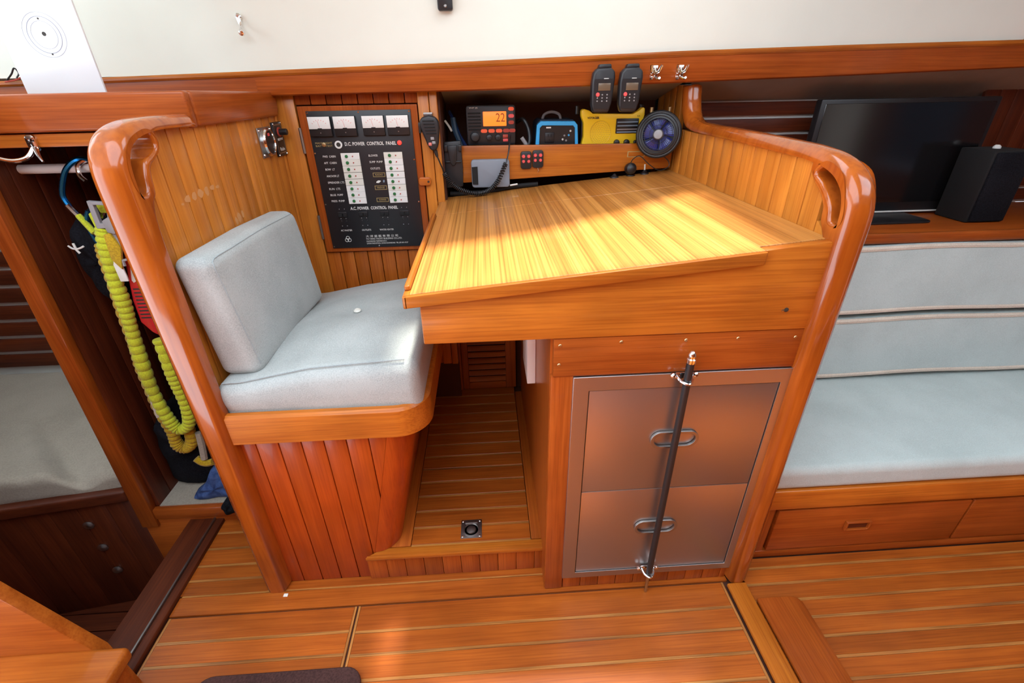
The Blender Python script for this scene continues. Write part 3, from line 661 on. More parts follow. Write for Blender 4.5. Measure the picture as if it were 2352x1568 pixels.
for nm, z0, z1, hc in (('upper', 0.4085, 0.7315, (0.4445, 0.578)), ('lower', 0.0815, 0.4065, (0.4395, 0.263))):
    d = box('drawer', 'steel', cab, 0.2225, 0.6745, -0.0065, 0.012, z0, z1, 0.0012)
    hx, hz = hc; P = []
    for k in range(32):
        a = 2 * PI * k / 32; cx = math.copysign(0.034, math.cos(a)) if abs(math.cos(a)) > 1e-6 else 0
        P.append((hx + cx + 0.027 * math.cos(a), hz + 0.026 * math.sin(a)))
    Q = [(hx + (p[0] - hx) * 0.86, hz + (p[1] - hz) * 0.74) for p in P]
    G().plate(P, [Q], 'Y', -0.0145, -0.0075).build('handle', 'iron', d, bev=0.0012)
for z in (0.768, 0.088):
    b_ = box('clamp', 'chrome', cab, 0.417, 0.457, -0.014, -0.009, z - 0.008, z + 0.008, 0.0015)
    P = [(0.420, -0.014, z), (0.424, -0.030, z - 0.004), (0.437, -0.042, z - 0.006), (0.450, -0.030, z - 0.004), (0.454, -0.014, z)]
    G().tube(smooth_path(P, 5), 0.0035, 8).build('hoop', 'chrome', b_)
    for x in (0.411, 0.463): G().lathe([(0.0065, 0), (0.0065, 0.005), (0.003, 0.008)], (x, -0.013, z + 0.002), (0, -1, 0.2), 12).build('thumb_screw', 'chrome', b_)
lr = thing('locking_rod', 'black locking rod standing upright across the steel drawers', 'rod', (0.437, -0.03, 0))
G().cyl((0.437, -0.0295, 0.085), (0.4385, -0.0295, 0.812), 0.0088, 16).build('sleeve', 'black', lr)
G().lathe([(0.0046, 0), (0.0046, 0.105)], (0.437, -0.0295, 0.001), (0, 0, 1), 12).build('tip', 'brass', lr)
G().lathe([(0.010, 0), (0.0105, 0.003), (0.0105, 0.010), (0.008, 0.012), (0.0085, 0.016), (0.0085, 0.022), (0.005, 0.028), (0.001, 0.030)], (0.4385, -0.0295, 0.812), (0, 0, 1), 16).build('acorn_nut', 'chrome', lr)
wp = box('notice_card', 'card', None, 0.105, 0.1305, 0.303, 0.46, 0.552, 0.84, 0.002); tag(wp, 'white card fixed on the cabinet side under the chart table', 'card')

# ================================================================== CHART TABLE
ct = thing('chart_table', 'sloping wooden chart table with striped veneer lid', 'table', (0.25, 0.4, 0.873))
def lidz(x): return 1.005 + 0.093 * x
G().prism([(-0.143, 0.873), (0.698, 0.873), (0.698, lidz(0.698) - 0.001), (0.560, lidz(0.560) - 0.001), (0.560, lidz(0.560) - 0.020), (-0.143, lidz(-0.143) - 0.031)], 'Y', -0.008, 0.016, 0.003).build('apron', 'teakX', ct)
G().prism([(0.0, 0.873), (0.90, 0.873), (0.90, 0.958), (0.0, 0.958)], 'X', -0.143, -0.122, 0.003).build('side_board', 'redY', ct)
box('bottom_board', 'redX', ct, -0.122, 0.698, 0.016, 0.90, 0.875, 0.887)
def shear(g): return g.map(lambda x, y, z: (x, y, z + lidz(x)))
LX0, LX1 = -0.160, 0.5585
shear(G().box(LX0, LX1, -0.010, 0.652, -0.020, 0.0, 0.0008, 1)).build('lid', 'veneer', ct)
shear(G().box(LX1 + 0.0005, 0.702, 0.0165, 0.652, -0.018, 0.0, 0.0008, 1)).build('fixed_leaf', 'veneer', ct)
shear(G().box(LX0 - 0.008, 0.702, 0.654, 0.935, -0.018, 0.0, 0.0008, 1)).build('rear_leaf', 'veneer', ct)
shear(G().prism(rrect(-0.174, LX1, -0.022, -0.0105, 0.005, 3), 'Z', -0.026, -0.0005, 0.002)).build('lid_edge', 'teakX', ct)
shear(G().prism(rrect(-0.174, -0.1605, -0.022, 0.650, 0.006, 3), 'Z', -0.026, -0.0005, 0.002)).build('lid_edge', 'teakY', ct)
shear(G().box(-0.1735, -0.1605, 0.012, 0.645, -0.001, 0.011, 0.004, 3)).build('pencil_fiddle', 'teakY', ct)
G().lathe([(0.0048, 0), (0.005, 0.0012), (0.002, 0.002)], (0.638, -0.008, 0.922), (0, -1, 0), 12).build('keyhole', 'ink', ct)
G().box(0.628, 0.634, -0.0092, -0.0078, 0.918, 0.923, 0.001).build('brass_fleck', 'brass', ct)

# ================================================================== POWER PANEL
pp = thing('switchboard', 'black electrical control panel with meters and white breakers on wooden door', 'electrical panel', (-0.407, 0.86, 0.81))
door = G().plate([(-0.606, 0.816), (-0.214, 0.816), (-0.214, 1.309), (-0.606, 1.309)], [[(-0.57, 0.84), (-0.245, 0.84), (-0.245, 1.285), (-0.57, 1.285)]], 'Y', 0.858, 0.876).build('door_frame', 'redZ', pp, bev=0.003)
PY = 0.853
fplate = box('face_plate', 'panel', pp, -0.578, -0.236, PY, 0.860, 0.832, 1.294, 0.001)
for z0, z1 in ((1.165, 1.245), (0.868, 0.955)): G().cyl((-0.608, 0.856, z0), (-0.608, 0.856, z1), 0.005, 10).build('hinge', 'iron', pp)
def dy(d): return PY - d
for x0, x1 in ((-0.5737, -0.5009), (-0.4914, -0.4193), (-0.3977, -0.3260), (-0.3171, -0.2445)):
    mt = box('meter', 'black', pp, x0, x1, dy(0.012), PY, 1.2180, 1.2785, 0.0015)
    box('meter_scale', 'white', mt, x0 + 0.001, x1 - 0.001, dy(0.0135), dy(0.011), 1.2412, 1.2775, 0.0006)
    g = G(); cx = (x0 + x1) / 2
    for k in range(7):
        a = math.radians(40 + 100 * k / 6); r0, r1 = 0.026, 0.030
        p = lambda r, a: (cx + r * math.cos(a), 1.240 + r * math.sin(a))
        q = [p(r0, a - 0.02), p(r1, a - 0.02), p(r1, a + 0.02), p(r0, a + 0.02)]; g.prism(q, 'Y', dy(0.0139), dy(0.0134))
    g.prism([(cx - 0.0004, 1.245), (cx + 0.0004, 1.245), (cx - 0.004, 1.266), (cx - 0.0048, 1.266)], 'Y', dy(0.0139), dy(0.0134)); g.build('dial_marks', 'salmon', mt)
    G().prism([(cx - 0.008, 1.2405), (cx + 0.008, 1.2405), (cx + 0.006, 1.2435), (cx - 0.006, 1.2435)], 'Y', dy(0.0145), dy(0.013)).build('zero_tab', 'black', mt)
    G().lathe([(0.002, 0), (0.0015, 0.001)], (cx, dy(0.012), 1.229), (0, -1, 0), 8).build('zero_screw', 'iron', mt)
T = lambda s, w, x, z, h, m='print', b=0.0: text(s, h, (x, dy(0.0006), z), m, pp, width=w, bold=b)
G().lathe([(0.0125, 0), (0.0125, 0.003), (0.0075, 0.0035), (0.007, 0.001)], (-0.4894, PY, 1.191), (0, -1, 0), 24).build('socket_ring', 'white', pp)
G().cyl((-0.4894, PY, 1.191), (-0.4894, PY - 0.0022, 1.191), 0.0068, 16).build('socket_hole', 'ink', pp)
G().lathe([(0.0075, 0), (0.0075, 0.003), (0.004, 0.006)], (-0.2841, PY, 1.193), (0, -1, 0), 16).build('pilot_lamp', 'redlamp', pp)
T('D.C. POWER  CONTROL  PANEL', 0.173, -0.3823, 1.1918, 0.0155, b=0.0003); T('A.C. POWER  CONTROL  PANEL', 0.170, -0.4028, 0.9768, 0.0150, b=0.0003)
T('MAST  LIGHT', 0.056, -0.538, 1.1965, 0.008, 'tape'); T('BATT  TEST', 0.056, -0.538, 1.1875, 0.008, 'tape')
G().lathe([(0.008, 0), (0.007, 0.004), (0.002, 0.005)], (-0.5375, PY, 1.192), (0, -1, 0), 10).build('selector', 'brass', pp)
zs = [1.1537, 1.1330, 1.1117, 1.0898, 1.0680, 1.0464, 1.0255, 1.0044]
for x0, x1, gx, rx in ((-0.4880, -0.4252, -0.469, -0.4486), (-0.3425, -0.2792, -0.3227, -0.3020)):
    for i, z in enumerate(zs):
        tone = 'offwhite' if (i in (1, 2, 3, 4) and gx < -0.4) or (i in (0, 5) and gx > -0.4) else 'white'
        bk = box('breaker', tone, pp, x0, x1, dy(0.0045), PY, z - 0.0103, z + 0.0103, 0.0006, 1)
        G().lathe([(0.0052, 0), (0.0052, 0.003), (0.004, 0.0042)], (gx, dy(0.0045), z), (0, -1, 0), 12).build('green_button', 'green', bk)
        G().lathe([(0.0024, 0), (0.0018, 0.002)], (rx, dy(0.0045), z - 0.0005), (0, -1, 0), 8).build('red_button', 'reddot', bk)
for s, w, z in zip(('FWD  CABIN', 'AFT  CABIN', 'BOW  LT', 'ANCHOR LT', 'SPREADER LTS', 'RUN  LTS', 'BILGE  PUMP', 'PRESS  PUMP'), (0.043, 0.043, 0.032, 0.043, 0.056, 0.038, 0.044, 0.046), zs):
    T(s, w, -0.5495 + w / 2, z, 0.0098)
for s, w, z in zip(('BLOWER', 'SUMP  PUMP', 'OUTLETS'), (0.031, 0.045, 0.033), zs): T(s, w, -0.395 + w / 2, z, 0.0098)
for s, z in (('RADIO', 1.0905), ('FRIDGE', 1.0470), ('WATERMAKER', 1.0048)):
    x = -0.3685
    G().plate([(x - 0.021, z - 0.0068), (x + 0.021, z - 0.0068), (x + 0.021, z + 0.0072), (x - 0.021, z + 0.0072)], [[(x - 0.0195, z - 0.0055), (x + 0.0195, z - 0.0055), (x + 0.0195, z + 0.0057), (x - 0.0195, z + 0.0057)]], 'Y', dy(0.001), PY).build('label_frame', 'tape', pp)
    T(s, 0.026, x, z, 0.0078, 'tape')
G().prism([(-0.382, 1.064), (-0.374, 1.063), (-0.366, 1.068), (-0.366, 1.071), (-0.374, 1.072), (-0.381, 1.068)], 'Y', dy(0.0008), PY).build('torn_label', 'print', pp)
G().prism([(-0.358, 1.065), (-0.353, 1.065), (-0.352, 1.073), (-0.357, 1.073)], 'Y', dy(0.0008), PY).build('torn_label', 'bluebar', pp)
for x, z in ((-0.5192, 0.958), (-0.4451, 0.958), (-0.3685, 0.958), (-0.2960, 0.958)):
    sw = box('rocker_breaker', 'charcoal', pp, x - 0.016, x + 0.016, dy(0.005), PY, z + 0.002, z + 0.008, 0.001)
    for s in (-0.009, 0.009):
        box('rocker', 'matte', sw, x + s - 0.007, x + s + 0.007, dy(0.006), PY, z - 0.010, z + 0.003, 0.001)
        for q, r in ((-0.016, 0.0018), (-0.025, 0.0030), (-0.043, 0.0016), (0.018, 0.0016)):
            G().lathe([(r, 0), (r * 0.6, 0.0012)], (x + s, PY, z + q), (0, -1, 0), 8).build('mark', 'charcoal' if r > 0.002 else 'greybuckle', sw)
T('AC MASTER', 0.041, -0.516, 0.8984, 0.0088); T('OUTLETS', 0.033, -0.443, 0.8978, 0.0088); T('WATER HEATER', 0.051, -0.3693, 0.8973, 0.0088)
T('大 洋 遊 艇 有 限 公 司', 0.118, -0.390, 0.8735, 0.0095); T('TA YANG YACHT BUILDING CO.,LTD.', 0.133, -0.3835, 0.8640, 0.0085); T('KAOHSIUNG TAIWAN R.O.C.', 0.075, -0.412, 0.8550, 0.0075); T('LINHAI INDUSTRIAL ZONE KAOHSIUNG  TEL (07) 831-5127', 0.153, -0.3735, 0.8468, 0.0070)
g = G()
for a in (90, 210, 330):
    c = Vector((-0.5163 + 0.0055 * math.cos(math.radians(a)), dy(0.0008), 0.865 + 0.0055 * math.sin(math.radians(a))))
    g.tube([c + Vector((0.0062 * math.cos(2 * PI * k / 16), 0, 0.0062 * math.sin(2 * PI * k / 16))) for k in range(16)], 0.0009, 5, True)
g.build('emblem', 'print', pp)
for x, z in ((-0.573, 1.2885), (-0.407, 1.2890), (-0.241, 1.2885), (-0.5735, 1.165), (-0.2405, 1.138), (-0.5735, 0.993), (-0.2405, 0.995), (-0.5725, 0.8385), (-0.4056, 0.8380)):
    G().lathe([(0.0032, 0), (0.0022, 0.0015)], (x, PY, z), (0, -1, 0), 8).build('screw', 'chrome', pp)
tb = thing('turn_button', 'small wooden turn button holding the electrical panel door', 'latch', (-0.207, 0.855, 1.05))
G().prism(rrect(-0.232, -0.189, 1.051, 1.079, 0.009, 3), 'Y', 0.846, 0.858, 0.003).build('bar', 'plankX', tb)
G().lathe([(0.004, 0), (0.003, 0.002)], (-0.198, 0.846, 1.064), (0, -1, 0), 10).build('screw', 'ink', tb)

# ================================================================== RADIO, MICROPHONE AND SHELF ITEMS
vh = thing('marine_radio', 'black marine radio with amber display on the shelf', 'radio', (0.033, 1.0, 1.15))
G().prism(rrect(-0.056, 0.120, 1.166, 1.300, 0.010, 3), 'Y', 0.952, 0.975, 0.006).build('front_housing', 'charcoal', vh)
box('rear_housing', 'black', vh, -0.045, 0.110, 0.975, 1.09, 1.142, 1.290, 0.004)
d_ = box('display', 'amber', vh, 0.004, 0.087, 0.9495, 0.9525, 1.232, 1.279, 0.002)
text('22', 0.040, (0.066, 0.9490, 1.258), 'amberink', d_, width=0.032)
g = G()
for k in range(6): g.box(-0.050, -0.004, 0.9495, 0.953, 1.272 - k * 0.0105, 1.2765 - k * 0.0105, 0.001, 1)
g.build('speaker_slots', 'matte', vh)
G().lathe([(0.019, 0), (0.019, 0.006), (0.016, 0.008), (0.015, 0.020), (0.012, 0.022)], (-0.027, 0.952, 1.199), (0, -1, 0), 24).build('channel_knob', 'charcoal', vh)
for x in (0.024, 0.056): G().lathe([(0.011, 0), (0.010, 0.012), (0.007, 0.014)], (x, 0.952, 1.195), (0, -1, 0), 18).build('small_knob', 'charcoal', vh)
for x in (0.006, 0.033, 0.060, 0.086, 0.108): G().prism(rrect(x - 0.0115, x + 0.0115, 1.2105, 1.2225, 0.0055, 3), 'Y', 0.949, 0.953).build('key', 'amberkey' if x < 0.07 else 'reddot', vh)
for z, mm in ((1.2865, 'amberkey'), (1.264, 'pink'), (1.243, 'reddot')): G().prism(rrect(0.0945, 0.1145, z - 0.006, z + 0.006, 0.0055, 3), 'Y', 0.949, 0.953).build('key', mm, vh)
box('distress_key', 'pink', vh, 0.073, 0.092, 0.949, 0.953, 1.180, 1.190, 0.002); box('distress_cover', 'reddot', vh, 0.073, 0.092, 0.949, 0.953, 1.192, 1.204, 0.002)
text('VHF 25', 0.007, (-0.029, 0.9515, 1.291), 'print', vh, width=0.030)

mc = thing('hand_microphone', 'black fist microphone with coiled cord hanging beside the electrical panel', 'microphone', (-0.173, 0.84, 1.16))
G().prism([(-0.205, 1.262), (-0.197, 1.272), (-0.175, 1.277), (-0.153, 1.271), (-0.145, 1.258), (-0.143, 1.235), (-0.150, 1.190), (-0.156, 1.172), (-0.166, 1.166), (-0.178, 1.170), (-0.186, 1.184), (-0.202, 1.228), (-0.208, 1.245)], 'Y', 0.822, 0.852, 0.007, 3).build('body', 'charcoal', mc)
g = G()
for k in range(5): g.xf(Matrix.Identity(4)).box(-0.196 + k * 0.002, -0.159 + k * 0.0015, 0.8200, 0.823, 1.258 - k * 0.0095, 1.2615 - k * 0.0095, 0.001, 1)
g.build('speaker_slots', 'matte', mc)
box('talk_key', 'black', mc, -0.212, -0.204, 0.826, 0.846, 1.222, 1.256, 0.003)
box('red_key', 'salmon', mc, -0.183, -0.172, 0.8195, 0.823, 1.184, 1.194, 0.002)
for x, z in ((-0.1685, 1.206), (-0.165, 1.193)): box('grey_key', 'greybuckle', mc, x - 0.006, x + 0.006, 0.8195, 0.823, z - 0.004, z + 0.005, 0.002)
box('clip', 'iron', mc, -0.194, -0.163, 0.845, 0.858, 1.274, 1.284, 0.002)
G().lathe([(0.007, 0), (0.006, 0.012), (0.004, 0.022)], (-0.164, 0.838, 1.168), (0.25, 0, -1), 12).build('strain_relief', 'black', mc)
cord = [(-0.160, 0.838, 1.150), (-0.150, 0.845, 1.120), (-0.141, 0.86, 1.090)]
coil = [(-0.141, 0.86, 1.090), (-0.118, 0.868, 1.052), (-0.080, 0.872, 1.026), (-0.030, 0.872, 1.014), (0.015, 0.872, 1.024), (0.050, 0.872, 1.058), (0.078, 0.875, 1.115)]
P = smooth_path(coil, 60); H = []; e = Vector((0, 1, 0)); nn = len(P); turns = 46
def along(P, t):
    f = t * (len(P) - 1); i = min(int(f), len(P) - 2); return P[i].lerp(P[i + 1], f - i), (P[i + 1] - P[i]).normalized()
steps = turns * 9
for i in range(steps + 1):
    p, T_ = along(P, i / steps); a = 2 * PI * turns * i / steps; u = T_.cross(e).normalized(); H.append(p + u * (0.0068 * math.cos(a)) + e * (0.0068 * math.sin(a)))
G().tube(smooth_path(cord, 6) + H + smooth_path([(0.080, 0.875, 1.118), (0.090, 0.89, 1.150), (0.098, 0.93, 1.192), (0.102, 0.952, 1.200)], 5), 0.0026, 5).build('coiled_cord', 'black', mc)

cr = thing('phone_cradle', 'black plastic handset cradle at the left end of the fiddle board', 'cradle', (-0.11, 0.91, 1.03))
G().prism([(-0.142, 1.030), (-0.079, 1.034), (-0.076, 1.10), (-0.078, 1.190), (-0.138, 1.187), (-0.141, 1.12)], 'Y', 0.905, 0.925, 0.004).build('back_plate', 'charcoal', cr)
G().prism([(-0.128, 1.175), (-0.092, 1.177), (-0.096, 1.125), (-0.104, 1.108), (-0.114, 1.107), (-0.122, 1.123)], 'Y', 0.896, 0.906, 0.004).build('tongue', 'black', cr)
for s in (-0.136, -0.086): box('lug', 'black', cr, s - 0.002, s + 0.010, 0.893, 0.906, 1.157, 1.178, 0.002)
box('ridge', 'black', cr, -0.137, -0.080, 0.898, 0.906, 1.118, 1.124, 0.002)
gx = thing('grey_handset', 'grey plastic box with dark slot fixed under the marine radio', 'box', (0.025, 0.90, 1.03))
G().prism(rrect(-0.046, 0.093, 1.030, 1.127, 0.011, 4), 'Y', 0.893, 0.915, 0.005).build('case', 'grey', gx)
G().prism([(-0.043, 1.043), (-0.023, 1.042), (-0.023, 1.104), (-0.044, 1.103)], 'Y', 0.890, 0.894).build('slot', 'matte', gx)
pn = thing('pen', 'short pale pen on the chart table beside the grey box', 'pen', (0.11, 0.9, 1.02)); G().cyl((0.094, 0.905, 1.034), (0.122, 0.905, 1.038), 0.003, 8).build('barrel', 'white', pn)
for i, (x, lab) in enumerate(((0.154, 'black key fob with four red buttons, left of the two on the fiddle board'), (0.197, 'black key fob with four red buttons, right of the two on the fiddle board'))):
    f = thing('key_fob', lab, 'key fob', (x, 0.91, 1.09 + 0.003 * i), 'key fobs on the fiddle board')
    z = 1.120 + 0.003 * i
    G().prism(rrect(x - 0.020, x + 0.020, z - 0.030, z + 0.030, 0.009, 4), 'Y', 0.903, 0.915, 0.003).build('case', 'black', f)
    for dx in (-0.0095, 0.0095):
        for dz, r in ((0.013, 0.0065), (-0.004, 0.0058)): G().lathe([(r, 0), (r * 0.7, 0.003)], (x + dx, 0.903, z + dz), (0, -1, 0), 12).build('button', 'pink', f)
    if i: G().tube(smooth_path([(x, 0.907, z - 0.030), (x + 0.003, 0.907, z - 0.038), (x, 0.907, z - 0.046)], 4), 0.0018, 6).build('ring', 'chrome', f)

iv = thing('inverter', 'small bright blue framed power inverter on the shelf', 'inverter', (0.27, 1.0, 1.15))
o = [(0.192, 1.142), (0.198, 1.232), (0.212, 1.244), (0.335, 1.242), (0.346, 1.230), (0.353, 1.142)]
inn = [(0.206, 1.150), (0.209, 1.222), (0.217, 1.230), (0.330, 1.228), (0.337, 1.220), (0.341, 1.150)]
G().plate(o, [inn], 'Y', 0.955, 0.975).build('front_frame', 'sky_blue', iv, bev=0.002)
G().prism(inn, 'Y', 0.962, 0.972).build('front_face', 'black', iv)
G().prism([(p[0] * 0.97 + 0.008, p[1] + (0.004 if p[1] > 1.2 else 0)) for p in o], 'Y', 0.975, 1.12).build('body', 'navy', iv)
G().tube(smooth_path([(0.228, 1.05, 1.246), (0.236, 1.05, 1.262), (0.262, 1.05, 1.270), (0.290, 1.05, 1.262), (0.298, 1.05, 1.244)], 5), 0.005, 8).build('carry_handle', 'greybuckle', iv)
box('outlet', 'charcoal', iv, 0.228, 0.262, 0.958, 0.963, 1.172, 1.206, 0.002)
g = G(); g.box(0.238, 0.241, 0.956, 0.960, 1.192, 1.201); g.box(0.249, 0.252, 0.956, 0.960, 1.192, 1.201); g.lathe([(0.003, 0), (0.003, 0.004)], (0.245, 0.960, 1.181), (0, -1, 0), 8); g.build('outlet_slots', 'matte', iv)
box('logo', 'print', iv, 0.232, 0.250, 0.960, 0.963, 1.220, 1.225)
for x, z, mm in ((0.300, 1.195, 'greybuckle'), (0.316, 1.196, 'sky_blue'), (0.307, 1.178, 'greybuckle'), (0.322, 1.210, 'print'), (0.294, 1.182, 'print')): G().lathe([(0.004, 0), (0.003, 0.003)], (x, 0.962, z), (0, -1, 0), 8).build('socket', mm, iv)

yr = thing('emergency_radio', 'yellow portable radio with round speaker grille on the shelf', 'radio', (0.47, 1.0, 1.15))
Y = [(0.357, 1.142), (0.592, 1.142), (0.586, 1.170), (0.580, 1.20), (0.584, 1.235), (0.590, 1.258), (0.589, 1.280), (0.580, 1.284), (0.566, 1.272), (0.545, 1.262), (0.40, 1.266), (0.386, 1.276), (0.366, 1.282), (0.357, 1.276), (0.358, 1.258), (0.368, 1.235), (0.370, 1.19), (0.364, 1.165)]
G().prism(Y, 'Y', 0.955, 0.985, 0.004, 2).build('front_case', 'yellow', yr)
G().prism([(0.365, 1.142), (0.585, 1.142), (0.583, 1.262), (0.365, 1.266)], 'Y', 0.985, 1.02, 0.004).build('rear_case', 'black', yr)
g = G()
for r in [0.006 * k for k in range(0, 7)]:
    n = max(1, int(2 * PI * r / 0.0062))
    for k in range(n):
        a = 2 * PI * k / n; g.lathe([(0.0013, 0), (0.0008, 0.0008)], (0.431 + r * math.cos(a), 0.955, 1.202 + 1.06 * r * math.sin(a)), (0, -1, 0), 5)
sg = g.build('grille_holes', M['tape'], yr); sg['kind'] = 'stuff'
G().tube([(0.431 + 0.039 * math.cos(2 * PI * k / 32), 0.9548, 1.202 + 0.041 * math.sin(2 * PI * k / 32)) for k in range(32)], 0.0012, 5, True).build('grille_rim', 'yellow', yr)
dl = box('tuning_dial', 'black', yr, 0.487, 0.570, 0.951, 0.956, 1.198, 1.248, 0.003)
for z, mm in ((1.236, 'bluebar'), (1.224, 'bluebar'), (1.212, 'greybuckle'), (1.203, 'bluebar')): box('scale_line', mm, dl, 0.491, 0.566, 0.9502, 0.9515, z - 0.0018, z + 0.0022)
for x, r in ((0.494, 0.011), (0.531, 0.011), (0.564, 0.0075)): G().lathe([(r, 0), (r * 0.9, 0.010), (r * 0.6, 0.012)], (x, 0.955, 1.168), (0, -1, 0), 18).build('knob', 'black', yr)
text('VOYAGER', 0.010, (0.402, 0.9545, 1.2515), 'ink', yr, width=0.044, bold=0.0003); text('KA', 0.007, (0.568, 0.9545, 1.255), 'ink', yr, width=0.010)
for x in (0.348, 0.585): G().cyl((x, 0.99, 1.262), (x, 0.99, 1.292), 0.008, 10, 0.002).build('strap_post', 'black', yr)

for i, (x, lab) in enumerate(((0.388, 'black handheld radio hanging on the rail, left of the pair'), (0.477, 'black handheld radio hanging on the rail, right of the pair'))):
    h = thing('handheld_radio', lab, 'radio', (x, 0.80, 1.275), 'handheld radios hanging on the rail')
    P = [(x - 0.034, 1.300), (x - 0.026, 1.276), (x + 0.024, 1.276), (x + 0.032, 1.305), (x + 0.038, 1.375), (x + 0.036, 1.393), (x + 0.022, 1.402), (x - 0.022, 1.401), (x - 0.033, 1.388), (x - 0.036, 1.36)]
    G().prism(P, 'Y', 0.775, 0.808, 0.007, 3).build('body', 'charcoal', h)
    G().prism([(x - 0.018, 1.398), (x + 0.026, 1.399), (x + 0.024, 1.413), (x - 0.014, 1.412)], 'Y', 0.782, 0.808, 0.004).build('top_cap', 'black', h)
    G().prism([(x - 0.027, 1.288), (x + 0.022, 1.286), (x + 0.030, 1.372), (x - 0.028, 1.371)], 'Y', 0.7728, 0.776).build('face', 'black', h)
    box('screen', 'lcd', h, x - 0.016, x + 0.023, 0.7712, 0.774, 1.339, 1.360, 0.001)
    G().lathe([(0.0065, 0), (0.005, 0.002)], (x - 0.016, 0.773, 1.328), (0, -1, 0), 12).build('red_key', 'pink', h)
    g = G()
    for rr in range(3):
        for cc in range(3):
            if rr == 0 and cc == 0: continue
            g.lathe([(0.0026, 0), (0.002, 0.0015)], (x - 0.017 + cc * 0.0155, 0.773, 1.3275 - rr * 0.009), (0, -1, 0), 6)
    g.build('keypad', 'greybuckle', h)
    box('name_strip', 'print', h, x + 0.001, x + 0.016, 0.7735, 0.7755, 1.3705, 1.3735)
for x, lab in ((0.560, 'empty chrome spring clip on the rail, nearer the black handheld radios'), (0.645, 'empty chrome spring clip on the rail, above the wooden end panel')):
    c = thing('spring_clip', lab, 'clip', (x, 0.815, 1.37), 'spring clips on the rail')
    box('base', 'chrome', c, x - 0.012, x + 0.012, 0.816, 0.821, 1.372, 1.408, 0.001)
    for s in (-1, 1):
        G().tube(smooth_path([(x + s * 0.006, 0.816, 1.374), (x + s * 0.014, 0.800, 1.370), (x + s * 0.012, 0.792, 1.372)], 4), 0.004, 8).build('prong', 'chrome', c)
        G().tube(smooth_path([(x + s * 0.006, 0.816, 1.386), (x + s * 0.013, 0.802, 1.392), (x + s * 0.017, 0.794, 1.408)], 4), 0.0042, 8).build('arm', 'chrome', c)
    G().lathe([(0.005, 0), (0.004, 0.003)], (x, 0.816, 1.392), (0, -1, 0), 10).build('screw', 'brass', c)

# fan
fa = thing('fan', 'small round black fan with blue blades beside the right wooden panel', 'fan', (0.622, 0.89, 1.10))
FC = Vector((0.620, 0.872, 1.199)); FN = Vector((-0.45, -1, 0.12)).normalized(); FE = FN.cross(Vector((0, 0, 1))).normalized(); FU = FE.cross(FN) * -1
if FU.z < 0: FU = -FU
def fp_(r, a, d): return FC + FE * (r * math.cos(a)) + FU * (r * math.sin(a)) + FN * d
G().tube([fp_(0.071, 2 * PI * k / 40, 0.0) for k in range(40)], 0.0075, 10, True).build('rim', 'black', fa)
g = G()
for k in range(44):
    a = 2 * PI * k / 44; g.tube([fp_(0.016, a, 0.016), fp_(0.045, a + 0.12, 0.014), fp_(0.070, a + 0.16, 0.003)], 0.0008, 4)
for r in (0.030, 0.048, 0.060): g.tube([fp_(r, 2 * PI * k / 32, 0.014) for k in range(32)], 0.0009, 4, True)
g.build('grille', 'black', fa)
g = G()
for k in range(64): g.add([fp_(0.070, 2 * PI * k / 64, 0.0072), fp_(0.0755, 2 * PI * k / 64, 0.004), fp_(0.0755, 2 * PI * (k + 0.45) / 64, 0.004), fp_(0.070, 2 * PI * (k + 0.45) / 64, 0.0072)], [(0, 1, 2, 3)])
g.build('rim_ticks', 'greybuckle', fa)
G().lathe([(0.051, 0.002), (0.053, 0.012), (0.066, 0.010), (0.072, 0.004), (0.070, -0.004)], FC, FN, 40, True).build('outer_ring', 'black', fa)
for k in range(5):
    V = []; F = []
    for i in range(6):
        r = 0.014 + 0.046 * i / 5
        for j in range(6):
            a = 2 * PI * k / 5 + (j / 5 - 0.5) * 1.15 + 0.25 * i / 5; V.append(fp_(r, a, -0.004 + 0.010 * (j / 5 - 0.5)))
    for i in range(5):
        for j in range(5): F.append((i * 6 + j, i * 6 + j + 1, (i + 1) * 6 + j + 1, (i + 1) * 6 + j))
    b_ = G().add(V, F).build('blade', 'fanblue', fa); md = b_.modifiers.new('solid', 'SOLIDIFY'); md.thickness = 0.0016
G().lathe([(0.018, -0.010), (0.018, 0.012), (0.014, 0.018), (0.004, 0.020)], FC, FN, 20).build('hub', 'greybuckle', fa)
G().lathe([(0.058, -0.022), (0.066, -0.008), (0.068, -0.006), (0.060, -0.010)], FC, FN, 28).build('back_shell', 'navy', fa)
G().lathe([(0.020, -0.05), (0.024, -0.03), (0.024, -0.02)], FC, FN, 16).build('motor', 'black', fa)
G().tube(smooth_path([(0.64, 0.91, 1.20), (0.66, 0.925, 1.19), (0.682, 0.928, 1.16), (0.69, 0.925, 1.13)], 4), 0.007, 8).build('bracket', 'black', fa)
for x in (0.665, 0.60): G().cyl((x, 0.915, 1.268), (x, 0.915, 1.284), 0.006, 10).build('bracket_screw', 'brass', fa)
G().tube(smooth_path([(0.645, 0.885, 1.13), (0.672, 0.885, 1.11), (0.675, 0.88, 1.09), (0.64, 0.875, 1.078), (0.60, 0.875, 1.10), (0.565, 0.88, 1.128), (0.545, 0.89, 1.118), (0.538, 0.90, 1.10)], 6), 0.0016, 6).build('cord', 'black', fa)
pg = thing('power_plug', 'round black adapter plug at the back of the chart table', 'plug', (0.545, 0.905, 1.06))
G().lathe([(0.006, 0.022), (0.010, 0.020), (0.019, 0.012), (0.021, 0.0), (0.019, -0.010), (0.012, -0.016)], (0.540, 0.900, 1.083), (0.2, -1, 0.15), 20).build('body', 'black', pg)
